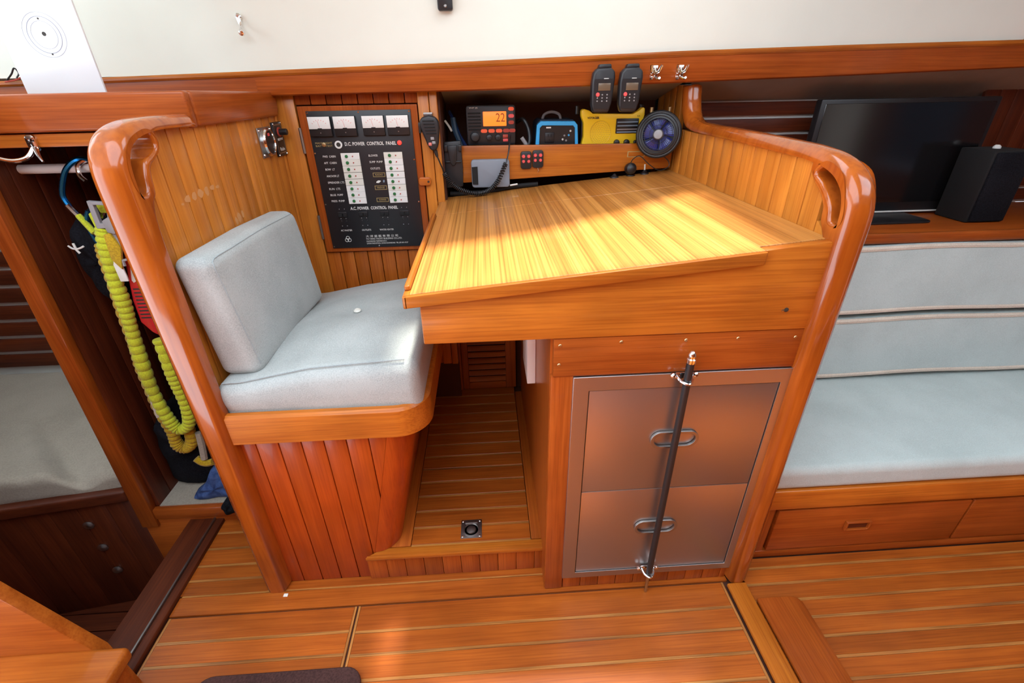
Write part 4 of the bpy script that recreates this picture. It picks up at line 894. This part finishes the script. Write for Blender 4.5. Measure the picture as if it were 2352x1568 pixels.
for x, lab in ((0.487, 'black suction cup on the chart table, leftmost of three'), (0.548, 'black suction cup on the chart table under the adapter plug'), (0.600, 'black suction cup with a pale stalk near the fan')):
    s_ = thing('suction_cup', lab, 'suction cup', (x, 0.918, lidz(x)), 'suction cups at the back of the chart table')
    G().lathe([(0.017, 0), (0.016, 0.003), (0.009, 0.007), (0.006, 0.012), (0.003, 0.014)], (x, 0.916, lidz(x)), (0, 0, 1), 18).build('cup', 'black', s_)
    if x > 0.59: G().cyl((x, 0.916, lidz(x) + 0.010), (x - 0.002, 0.914, lidz(x) + 0.034), 0.003, 8).build('stalk', 'offwhite', s_)
# cables
for P, r, mm, lab in (([(-0.12, 1.04, 1.28), (-0.10, 1.02, 1.24), (-0.085, 1.0, 1.20), (-0.06, 0.98, 1.16)], 0.006, 'navycloth', 'dark blue cable bundle left of the marine radio'),
                      ([(0.13, 1.02, 1.24), (0.15, 0.99, 1.25), (0.168, 0.98, 1.22), (0.172, 0.97, 1.18), (0.16, 0.965, 1.15)], 0.007, 'black', 'black cable loop between marine radio and blue inverter'),
                      ([(-0.13, 0.93, 1.006), (-0.06, 0.925, 1.006), (0.03, 0.92, 1.015), (0.10, 0.925, 1.026), (0.2, 0.93, 1.032)], 0.008, 'matte', 'black cable lying along the back of the chart table')):
    c = G().tube(smooth_path(P, 6), r, 8).build('cable', mm); tag(c, lab, 'cable')
c = thing('cable_plug', 'grey plug leaning beside the blue inverter', 'plug', (0.15, 0.97, 1.15)); G().tube([(0.142, 0.955, 1.192), (0.156, 0.952, 1.172), (0.162, 0.95, 1.15)], 0.007, 8).build('shell', 'greybuckle', c)
c = G().tube(smooth_path([(-0.135, 1.0, 1.25), (-0.12, 0.99, 1.23), (-0.112, 0.985, 1.215)], 4), 0.004, 6).build('wire_end', 'offwhite'); tag(c, 'pale wire end in the dark corner left of the marine radio', 'wire')
c = G().tube(smooth_path([(-0.105, 0.99, 1.26), (-0.10, 0.985, 1.22), (-0.090, 0.98, 1.19), (-0.075, 0.975, 1.15)], 4), 0.010, 8).build('blue_hose', 'navy'); tag(c, 'dark blue hose behind the handset cradle', 'hose')

# headliner fittings
hk = thing('coat_hook', 'small chrome hook on the cream cabin side', 'hook', (-0.70, 0.82, 1.5))
HY = 0.826
G().lathe([(0.009, 0), (0.009, 0.004), (0.005, 0.007)], (-0.706, HY, 1.548), (0, -1, 0), 14).build('screw', 'chrome', hk)
G().tube(smooth_path([(-0.706, HY - 0.004, 1.548), (-0.704, HY - 0.006, 1.536), (-0.701, HY - 0.010, 1.524), (-0.698, HY - 0.020, 1.514), (-0.694, HY - 0.030, 1.508)], 4), lambda t: 0.0075 - 0.0025 * math.sin(PI * t), 10).build('stem', 'chrome', hk)
G().lathe([(0.002, -0.009), (0.007, -0.007), (0.0095, 0), (0.007, 0.007), (0.002, 0.009)], (-0.694, HY - 0.032, 1.506), (0, -1, -0.3), 14).build('ball', 'chrome', hk)
bk = thing('black_bracket', 'black bracket screwed high on the cream cabin side', 'bracket', (-0.095, 0.82, 1.55))
G().prism(rrect(-0.117, -0.073, 1.556, 1.66, 0.006, 3), 'Y', 0.804, 0.826, 0.002).build('plate', 'black', bk)
for z in (1.567, 1.588): G().lathe([(0.005, 0), (0.003, 0.002)], (-0.094, 0.804, z), (0, -1, 0), 10).build('screw', 'iron', bk)
# ================================================================== LEFT: HANGING LOCKER
lk = thing('hanging_locker', 'open hanging locker with dark planked sides left of the seat', 'locker', (-0.95, 0.4, 0))
G().prism([(-2.4, 1.268), (-0.664, 1.280), (-0.664, 1.357), (-2.4, 1.350)], 'Y', 0.333, 0.358, 0.006, 3).build('fascia', 'redX', lk)
G().prism([(-2.4, 1.240), (-0.715, 1.247), (-0.715, 1.275), (-2.4, 1.270)], 'Y', 0.346, 0.372, 0.002).build('head_board', 'teakX', lk)
box('top_shelf', 'redX', lk, -1.25, -0.722, 0.356, 0.83, 1.305, 1.320)
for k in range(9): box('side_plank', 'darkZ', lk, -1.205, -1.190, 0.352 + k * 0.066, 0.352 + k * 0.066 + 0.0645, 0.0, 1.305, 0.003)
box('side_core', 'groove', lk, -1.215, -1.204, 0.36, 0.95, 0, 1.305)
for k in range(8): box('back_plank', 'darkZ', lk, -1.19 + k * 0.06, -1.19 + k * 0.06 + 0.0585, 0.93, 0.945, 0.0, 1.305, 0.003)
G().prism([(-1.264, 0.0), (-1.207, 0.0), (-1.172, 1.245), (-1.212, 1.245)], 'Y', 0.324, 0.356, 0.004).build('jamb', 'redZ', lk)
box('locker_floor', 'sheet', lk, -1.19, -0.722, 0.35, 0.93, 0.055, 0.078)
box('sill', 'redX', lk, -1.21, -0.722, 0.330, 0.352, 0.03, 0.075, 0.004)
box('base_board', 'redX', lk, -1.262, -0.722, 0.336, 0.352, -0.40, 0.03, 0.003)
hr = G().cyl((-1.19, 0.45, 1.186), (-0.722, 0.45, 1.186), 0.0115, 16).build('hanging_rod', 'white'); tag(hr, 'white hanging rod across the locker', 'rod')
ch = thing('double_hook', 'chrome coat hook on the wooden locker head board', 'hook', (-1.04, 0.33, 1.24))
G().prism(rrect(-1.052, -1.028, 1.236, 1.274, 0.010, 4), 'Y', 0.339, 0.347, 0.003).build('plate', 'chrome', ch)
for x in (-1.045, -1.035): G().lathe([(0.0045, 0), (0.003, 0.003)], (x, 0.339, 1.262), (0, -1, 0), 10).build('screw', 'chrome', ch)
G().tube(smooth_path([(-1.042, 0.340, 1.244), (-1.050, 0.322, 1.226), (-1.070, 0.305, 1.222), (-1.092, 0.292, 1.232), (-1.10, 0.288, 1.243)], 5), lambda t: 0.0055 - 0.001 * t, 10).build('prong', 'chrome', ch)
G().tube(smooth_path([(-1.036, 0.340, 1.244), (-1.024, 0.325, 1.230), (-1.010, 0.312, 1.218)], 5), lambda t: 0.0060 - 0.004 * t, 10).build('prong', 'chrome', ch)

wbx = thing('white_board', 'glossy white board with orbit drawing standing on the locker shelf', 'board', (-0.975, 0.43, 1.32))
box('panel', 'book', wbx, -1.065, -0.887, 0.420, 0.426, 1.320, 1.72, 0.001)
def ell(cx, cz, a, b, rot, r): return G().tube([(cx + a * math.cos(t) * math.cos(rot) - b * math.sin(t) * math.sin(rot), 0.4198, cz + a * math.cos(t) * math.sin(rot) + b * math.sin(t) * math.cos(rot)) for t in [2 * PI * k / 48 for k in range(48)]], r, 4, True)
for a, b, r in ((0.0350, 0.0350, 0.0007), (0.0440, 0.0430, 0.0004), (0.0270, 0.0265, 0.0004)): ell(-0.972, 1.471, a, b, 0, r).build('orbit_line', 'ringink', wbx)
for x, z, r in ((-0.972, 1.473, 0.0042), (-0.9715, 1.5015, 0.0018), (-0.9715, 1.434, 0.0018)): G().lathe([(r, 0), (r, 0.0006)], (x, 0.4198, z), (0, -1, 0), 12).build('dot', 'ink', wbx)
for P, mm, lab in (([(-1.42, 0.805, 1.395), (-1.40, 0.805, 1.410), (-1.385, 0.805, 1.425), (-1.378, 0.805, 1.412), (-1.39, 0.805, 1.40)], 'black', 'black wire loop at the rail left of the white board'), ([(-1.43, 0.807, 1.39), (-1.395, 0.807, 1.395), (-1.365, 0.807, 1.405), (-1.355, 0.807, 1.395), (-1.375, 0.807, 1.388)], 'reddot', 'thin red wire loop at the rail left of the white board')):
    c = G().tube(smooth_path(P, 5), 0.0022, 6).build('wire_loop', mm); tag(c, lab, 'wire')

# hanging gear
def carabiner(name, label, pts, mm, r=0.0055, y=0.45):
    t = thing(name, label, 'carabiner', (pts[0][0], y, pts[0][2]), 'carabiners on the hanging rod')
    G().tube(smooth_path(pts, 6), r, 8).build('body', mm, t); return t
c1 = carabiner('carabiner', 'large blue carabiner clipped over the white hanging rod', [(-1.005, 0.43, 1.06), (-0.990, 0.43, 1.10), (-0.985, 0.432, 1.160), (-0.997, 0.44, 1.200), (-1.030, 0.44, 1.209), (-1.064, 0.435, 1.188), (-1.085, 0.43, 1.155), (-1.096, 0.425, 1.121), (-1.086, 0.42, 1.092)], 'bluealu', 0.0065)
G().tube([(-1.090, 0.42, 1.098), (-1.078, 0.415, 1.083), (-1.030, 0.40, 1.020)], 0.0075, 8).build('gate', 'chrome', c1)
G().tube([(-1.066, 0.408, 1.075), (-1.035, 0.395, 1.032)], 0.0075, 8).build('gate_tape', 'tether', c1)
c2 = carabiner('carabiner', 'silver hook carabiner on the white hanging rod', [(-1.018, 0.418, 1.158), (-1.030, 0.422, 1.172), (-1.030, 0.43, 1.195), (-1.012, 0.443, 1.206), (-0.985, 0.445, 1.202), (-0.968, 0.43, 1.180), (-0.972, 0.42, 1.140), (-0.990, 0.405, 1.092), (-1.005, 0.40, 1.070)], 'chrome', 0.0055)
c3 = carabiner('carabiner', 'blue carabiner half hidden by the curved wooden post', [(-0.945, 0.42, 1.20), (-0.968, 0.42, 1.19), (-0.965, 0.42, 1.150), (-0.950, 0.42, 1.120), (-0.930, 0.42, 1.15)], 'bluealu', 0.005)
c4 = carabiner('carabiner', 'dark blue carabiner hanging lower beside the black pouch', [(-1.040, 0.41, 1.085), (-1.052, 0.405, 1.05), (-1.046, 0.402, 1.01), (-1.030, 0.40, 0.975), (-1.012, 0.395, 0.955)], 'bluealu', 0.005)

def ruffled(name, label, path, mm, r0, waves, group, amp=0.28, flat=1.0):
    P = smooth_path(path, 40); o = G().tube(P, lambda t: r0 * (0.80 + amp * math.sqrt(abs(math.sin(PI * waves * t + 0.6 * math.sin(23 * t)))) + 0.06 * math.sin(37 * t)), 12).build(name, mm)
    return tag(o, label, 'tether', group)
ruffled('safety_tether', 'lime yellow ruffled safety tether hanging in a long loop', [(-0.990, 0.375, 1.050), (-1.004, 0.370, 0.990), (-1.017, 0.370, 0.911), (-1.022, 0.370, 0.834), (-1.033, 0.370, 0.752), (-1.045, 0.370, 0.650), (-1.052, 0.370, 0.540), (-1.045, 0.370, 0.439), (-1.027, 0.370, 0.392), (-0.990, 0.370, 0.409), (-0.974, 0.370, 0.469), (-0.972, 0.370, 0.552), (-0.972, 0.370, 0.623), (-0.972, 0.375, 0.720)], 'tether', 0.0175, 52, 'safety tethers in the locker')
ruffled('safety_tether', 'golden yellow ruffled safety tether behind the lime one', [(-1.030, 0.400, 1.000), (-1.042, 0.400, 0.927), (-1.052, 0.400, 0.822), (-1.066, 0.400, 0.695), (-1.076, 0.400, 0.603), (-1.082, 0.400, 0.488), (-1.075, 0.400, 0.372), (-1.078, 0.400, 0.310), (-1.055, 0.400, 0.288), (-1.026, 0.400, 0.318), (-1.018, 0.400, 0.380)], 'tether2', 0.0180, 44, 'safety tethers in the locker')
st = thing('webbing_strap', 'flat lime webbing strap with grey buckle at the top of the tether', 'strap', (-0.99, 0.40, 0.95))
G().prism([(-0.995, 1.105), (-0.960, 1.100), (-0.952, 1.082), (-0.992, 1.084)], 'Y', 0.385, 0.400, 0.003).build('top_fold', 'tether', st)
G().prism([(-1.012, 1.085), (-1.003, 1.090), (-0.985, 1.03), (-0.985, 0.945), (-1.012, 0.945), (-1.008, 1.02)], 'Y', 0.372, 0.380, 0.002).build('band', 'tether', st)
G().prism([(-0.985, 1.035), (-0.968, 1.040), (-0.955, 1.0), (-0.975, 0.94), (-0.992, 0.97)], 'Y', 0.355, 0.365, 0.003).build('loop', 'tether2', st)
G().plate([(-0.992, 1.120), (-0.945, 1.115), (-0.955, 1.052), (-0.995, 1.050)], [[(-0.980, 1.110), (-0.952, 1.108), (-0.960, 1.065), (-0.982, 1.063)]], 'Y', 0.358, 0.370).build('buckle', 'greybuckle', st, bev=0.002)
G().prism([(-0.975, 1.070), (-0.945, 1.085), (-0.940, 1.05), (-0.955, 1.035), (-0.973, 1.04)], 'Y', 0.356, 0.366, 0.003).build('buckle_tongue', 'greybuckle', st)
G().tube([(-0.965, 0.365, 1.04), (-0.950, 0.362, 0.995), (-0.940, 0.36, 0.97), (-0.965, 0.36, 0.965), (-0.967, 0.36, 0.95)], 0.004, 6).build('hook', 'greybuckle', st)
def sack(name, label, outline, y0, y1, mm, bev, cat):
    t = thing(name, label, cat, (outline[0][0], (y0 + y1) / 2, min(p[1] for p in outline)))
    P = [(p.x, p.y) for p in smooth_path([Vector((a, b, 0)) for a, b in outline], 3, True)]
    b = bmesh.new(); n = len(P); cx = sum(p[0] for p in P) / n; cz = sum(p[1] for p in P) / n; V = []; F = []
    layers = [(y1, 0.86), (y1 - 0.25 * (y1 - y0), 1.0), (y0 + 0.30 * (y1 - y0), 1.0), (y0 + 0.08 * (y1 - y0), 0.9), (y0, 0.55), (y0 - 0.002, 0.05)]
    b.free()
    for y, s in layers:
        for i, (x, z) in enumerate(P):
            w = 1 + 0.03 * math.sin(i * 1.7 + y * 90); V.append((cx + (x - cx) * s * w, y + 0.004 * math.sin(i * 1.3), cz + (z - cz) * s * w))
    for l in range(len(layers) - 1):
        for k in range(n): F.append((l * n + k, l * n + (k + 1) % n, (l + 1) * n + (k + 1) % n, (l + 1) * n + k))
    F.append(tuple(range(n))); F.append(tuple((len(layers) - 1) * n + k for k in range(n)))
    G().add(V, F).build('body', mm, t, recalc=True, ang=60); return t
pk = sack('black_pouch', 'black padded pouch hanging left of the yellow tethers', [(-1.025, 1.090), (-1.060, 1.085), (-1.100, 1.063), (-1.138, 1.022), (-1.145, 0.96), (-1.140, 0.90), (-1.128, 0.86), (-1.098, 0.79), (-1.066, 0.745), (-1.045, 0.80), (-1.030, 0.92), (-1.018, 1.03)], 0.425, 0.51, 'blackcloth', 0, 'pouch')
g = G(); g.tube(smooth_path([(-1.128, 0.408, 0.995), (-1.115, 0.404, 0.988), (-1.10, 0.404, 0.988), (-1.088, 0.408, 0.993)], 4), 0.0025, 6); g.tube([(-1.109, 0.404, 1.003), (-1.107, 0.403, 0.985), (-1.103, 0.404, 0.975)], 0.003, 6); g.build('reflective_star', 'print', pk)
rd = thing('red_bag', 'red shiny plastic bag with printed text hanging beside the post', 'bag', (-0.965, 0.39, 0.7))
G().prism([(-0.960, 1.045), (-0.90, 1.045), (-0.89, 0.72), (-0.960, 0.712), (-0.992, 0.738), (-1.012, 0.772), (-1.008, 0.84), (-0.986, 0.945)], 'Y', 0.385, 0.402, 0.006, 3).build('body', 'redfoil', rd)
g = G()
for k in range(9): g.box(-0.995 - 0.0014 * k + 0.004, -0.950, 0.3838, 0.3852, 0.872 - k * 0.011, 0.876 - k * 0.011)
g.build('printed_lines', 'ink', rd)
G().prism([(-0.960, 1.005), (-0.950, 1.005), (-0.955, 0.955), (-0.962, 0.905), (-0.981, 0.893), (-0.984, 0.90), (-0.970, 0.95)], 'Y', 0.3835, 0.3852).build('white_flash', 'print', rd)
wt = box('white_tag', 'white', None, -0.998, -0.976, 0.362, 0.367, 0.905, 0.965, 0.002); tag(wt, 'white fabric tab between lime strap and red bag', 'tab')
wl = G().prism([(-1.072, 0.576), (-1.055, 0.570), (-1.062, 0.445), (-1.082, 0.438)], 'Y', 0.372, 0.377, 0.001).build('care_label', 'offwhite'); tag(wl, 'long white label on the lower golden tether', 'label')
nv = sack('navy_jacket', 'navy blue garment hanging behind the red bag', [(-0.96, 1.10), (-0.90, 1.08), (-0.86, 0.80), (-0.87, 0.45), (-0.965, 0.42), (-0.985, 0.60), (-0.965, 0.85)], 0.43, 0.55, 'navycloth', 0, 'garment')
bb = sack('black_bag', 'large black bag standing on the locker floor', [(-1.11, 0.42), (-1.165, 0.37), (-1.185, 0.30), (-1.184, 0.20), (-1.178, 0.082), (-1.05, 0.078), (-0.90, 0.078), (-0.88, 0.36), (-1.00, 0.42)], 0.425, 0.62, 'blackcloth', 0, 'bag')
bs = sack('blue_strap_bundle', 'crumpled blue cloth on the locker floor beside the post', [(-1.085, 0.082), (-1.050, 0.12), (-1.020, 0.155), (-0.975, 0.222), (-0.945, 0.18), (-0.93, 0.13), (-0.93, 0.08), (-1.0, 0.078)], 0.362, 0.42, 'bluecloth', 0, 'cloth')
bq = sack('black_cord_lock', 'black cord stopper hanging over the locker sill', [(-0.945, 0.11), (-0.925, 0.13), (-0.905, 0.12), (-0.90, 0.085), (-0.925, 0.072), (-0.942, 0.085)], 0.29, 0.33, 'blackcloth', 0, 'stopper')
ys = thing('yellow_float', 'yellow rounded end of a cream strap below the tethers', 'strap', (-1.01, 0.38, 0.24))
G().tube(smooth_path([(-0.985, 0.39, 0.36), (-0.990, 0.385, 0.30), (-0.995, 0.38, 0.255)], 4), 0.011, 8).build('band', 'sheet', ys)
G().tube(smooth_path([(-1.022, 0.38, 0.258), (-1.008, 0.38, 0.240), (-0.99, 0.38, 0.235), (-0.97, 0.38, 0.24)], 4), 0.012, 8).build('end', 'tether2', ys)

# ================================================================== LEFT: BERTH
be = thing('berth', 'quarter berth with dark wooden front seen through the doorway', 'berth', (-1.5, 0.4, -0.40))
def by(x): return 0.350 + 0.148 * (x + 1.268)
for k in range(9):
    x0 = -1.27 - (k + 1) * 0.085; x1 = x0 + 0.0842
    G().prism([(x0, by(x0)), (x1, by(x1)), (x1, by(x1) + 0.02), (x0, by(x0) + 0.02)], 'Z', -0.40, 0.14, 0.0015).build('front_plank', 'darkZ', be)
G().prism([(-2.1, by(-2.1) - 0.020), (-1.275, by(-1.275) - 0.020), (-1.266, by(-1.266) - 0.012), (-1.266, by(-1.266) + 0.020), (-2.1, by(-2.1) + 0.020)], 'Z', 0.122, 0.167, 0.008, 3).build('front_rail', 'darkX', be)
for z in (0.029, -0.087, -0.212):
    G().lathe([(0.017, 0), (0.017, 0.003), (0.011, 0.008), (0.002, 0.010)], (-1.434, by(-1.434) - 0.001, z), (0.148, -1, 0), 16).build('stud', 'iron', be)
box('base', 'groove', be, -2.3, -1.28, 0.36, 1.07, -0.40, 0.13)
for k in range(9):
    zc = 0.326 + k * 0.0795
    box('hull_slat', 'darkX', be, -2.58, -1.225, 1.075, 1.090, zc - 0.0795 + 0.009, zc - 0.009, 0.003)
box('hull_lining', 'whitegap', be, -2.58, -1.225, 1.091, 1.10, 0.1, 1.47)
mtt = thing('mattress', 'berth mattress under a crumpled beige sheet', 'mattress', (-1.7, 0.6, 0.14))
def crumple(x, y, z):
    t = max(0, min(1, (z - 0.15) / 0.07)); f = max(0, min(1, (0.72 - y) / 0.36))
    w = 6.5 * (1.15 * x + 0.75 * y) + 1.2 * math.sin(5 * y + 2 * x)
    return x, y + (by(x) - by(-1.5)) * max(0, min(1, (0.9 - y) / 0.5)), z + t * f * (0.030 * math.sin(2.1 * w) + 0.012 * math.sin(5.3 * w + 1))
G().pillow(-2.45, -1.234, 0.325, 1.07, 0.145, 0.235, 0.03, 60).map(crumple).build('sheet', 'sheet', mtt)

# ================================================================== COMPANIONWAY STEP, RUG
sp_ = thing('companionway_step', 'varnished wooden ladder step at the lower left', 'step', (-1.1, -0.35, 0.0))
G().prism(rrect(-1.6, -0.888, -0.62, -0.206, 0.014, 4), 'Z', 0.165, 0.200, 0.010, 4).build('tread', 'plankX', sp_)
G().prism([(-0.950, 0.0), (-0.962, 0.18), (-1.072, 0.407), (-1.15, 0.571), (-1.6, 0.571), (-1.6, 0.0)], 'Y', -0.211, -0.182, 0.003).build('cheek', 'plankX', sp_)
box('riser', 'redX', sp_, -1.6, -0.905, -0.58, -0.225, 0.0, 0.165, 0.003)
ru = G().prism(rrect(-0.80, -0.372, -0.85, -0.190, 0.045, 6), 'Z', 0.001, 0.016, 0.005, 3).build('rug', 'rug'); tag(ru, 'dark brown mat with rounded corners on the sole', 'rug')

# ================================================================== RIGHT: SETTEE
se = thing('settee', 'built-in settee base with wooden drawers along the hull', 'settee', (1.5, 0.3, 0))
box('base', 'groove', se, 0.766, 2.74, 0.075, 1.05, 0.0, 0.28)
box('top_rail', 'teakX', se, 0.766, 2.74, 0.052, 0.078, 0.222, 0.298, 0.005, 3)
box('stile', 'redZ', se, 0.766, 0.842, 0.060, 0.078, 0.0, 0.222, 0.002); box('bottom_rail', 'redX', se, 0.766, 2.74, 0.058, 0.078, 0.0, 0.030, 0.002)
for x0, x1 in ((0.851, 1.466), (1.474, 2.10), (2.108, 2.72)):
    d = box('drawer', 'redX', se, x0, x1, 0.056, 0.076, 0.036, 0.212, 0.003)
    hx = x0 + 0.266
    G().plate([(hx - 0.040, 0.118), (hx + 0.040, 0.118), (hx + 0.040, 0.155), (hx - 0.040, 0.155)], [[(hx - 0.034, 0.123), (hx + 0.034, 0.123), (hx + 0.034, 0.150), (hx - 0.034, 0.150)]], 'Y', 0.045, 0.056).build('pull_frame', 'redX', d, bev=0.002)
    box('pull_recess', 'darkX', d, hx - 0.035, hx + 0.035, 0.053, 0.0565, 0.122, 0.151)
box('back_board', 'redX', se, 0.766, 2.74, 0.66, 0.675, 0.28, 0.87)
G().prism([(0.54, 0.34), (0.66, 0.86), (0.675, 0.86), (0.56, 0.34)], 'X', 0.766, 2.74).build('back_board', 'darkX', se)
box('shelf_board', 'redX', se, 0.766, 2.74, 0.625, 1.05, 0.868, 0.884, 0.003)
box('shelf_lip', 'redX', se, 0.766, 2.74, 0.612, 0.632, 0.856, 0.892, 0.005, 3)
c = G().pillow(0.768, 2.74, 0.055, 0.585, 0.298, 0.372, 0.022, 24).map(lambda x, y, z: (x, y, z + max(0, (z - 0.33) / 0.04) * (0.006 + 0.010 * math.sin(PI * max(0, min(1, (y - 0.05) / 0.5))) + 0.018 * y))).build('settee_cushion', 'settcush'); tag(c, 'long pale blue grey settee seat cushion', 'cushion')
def lean(g, y0, z0): return g.map(lambda x, y, z: (x, y + 0.24 * (z - z0), z))
for nm, z0, z1, y0, lab in (('settee_back_cushion', 0.408, 0.612, 0.475, 'lower pale blue grey back cushion of the settee'), ('settee_back_cushion', 0.632, 0.852, 0.535, 'upper pale blue grey back cushion of the settee')):
    t = thing(nm, lab, 'cushion', (1.5, y0, z0), 'back cushions of the settee')
    lean(G().pillow(0.768, 2.74, y0, y0 + 0.06, z0, z1, 0.016, 20).map(lambda x, y, z: (x, y, z + 0.003 * math.sin(x * 9))), y0, z0).build('cover', 'settcush', t)
    for z in (z0 + 0.006, z1 - 0.004): lean(G().tube([(0.77 + 0.05 * k, y0 + 0.004, z + 0.003 * math.sin((0.77 + 0.05 * k) * 9)) for k in range(40)], 0.008, 6), y0, z0).build('piping', 'piping', t)
hs = thing('wall_right_hull', 'slatted wooden hull lining above the settee shelf', None, (1.5, 1.06, 0.9), kind='structure')
box('lining', 'whitegap', hs, 0.74, 2.74, 1.065, 1.075, 0.88, 1.32)
for k in range(8):
    zc = 1.2385 - (k - 1) * 0.0585
    box('hull_slat', 'darkX', hs, 0.74, 2.74, 1.045, 1.062, zc - 0.0585 + 0.0065, zc - 0.0065, 0.003)
G().prism([(0.846, 1.405), (1.065, 1.295), (1.075, 1.32), (0.846, 1.43)], 'X', 0.74, 2.74).build('deck_liner', 'liner', hs)
for k in range(13): box('plank', 'darkZ', hs, 1.93 + k * 0.062, 1.93 + k * 0.062 + 0.0605, 1.020, 1.036, 1.08, 1.34, 0.003)
tv = thing('television', 'black flat television standing on the settee shelf', 'television', (1.5, 0.85, 0.884))
G().box(1.206, 1.882, 0.900, 0.934, 0.894, 1.299, 0.006, 2).build('housing', 'black', tv)
G().box(1.224, 1.864, 0.8985, 0.9015, 0.932, 1.284, 0.001, 1).build('screen', 'screen', tv)
box('silver_strip', 'white', tv, 1.209, 1.879, 0.8965, 0.9015, 0.8935, 0.8990, 0.001)
G().prism(rrect(1.39, 1.67, 0.755, 0.95, 0.03, 5), 'Z', 0.884, 0.8915, 0.003).build('foot', 'black', tv)
G().tube([(1.53, 0.918, 0.890), (1.53, 0.918, 0.912)], 0.015, 10).build('neck', 'black', tv)
sk = thing('loudspeaker', 'black box loudspeaker on the settee shelf beside the television', 'loudspeaker', (1.85, 0.8, 0.884))
box('cabinet', 'matte', sk, 1.778, 1.925, 0.745, 0.878, 0.885, 1.133, 0.004)
box('grille', 'blackcloth', sk, 1.785, 1.918, 0.736, 0.747, 0.890, 1.128, 0.004)
g = thing('small_white_cap', 'small white cap lying on top of the loudspeaker', 'cap', (1.855, 0.82, 1.133)); G().lathe([(0.012, 0), (0.012, 0.006), (0.006, 0.012)], (1.855, 0.82, 1.133), (0, 0, 1), 12).build('shell', 'white', g)

for o in list(bpy.data.objects):
    if '_w' in o: del o['_w']
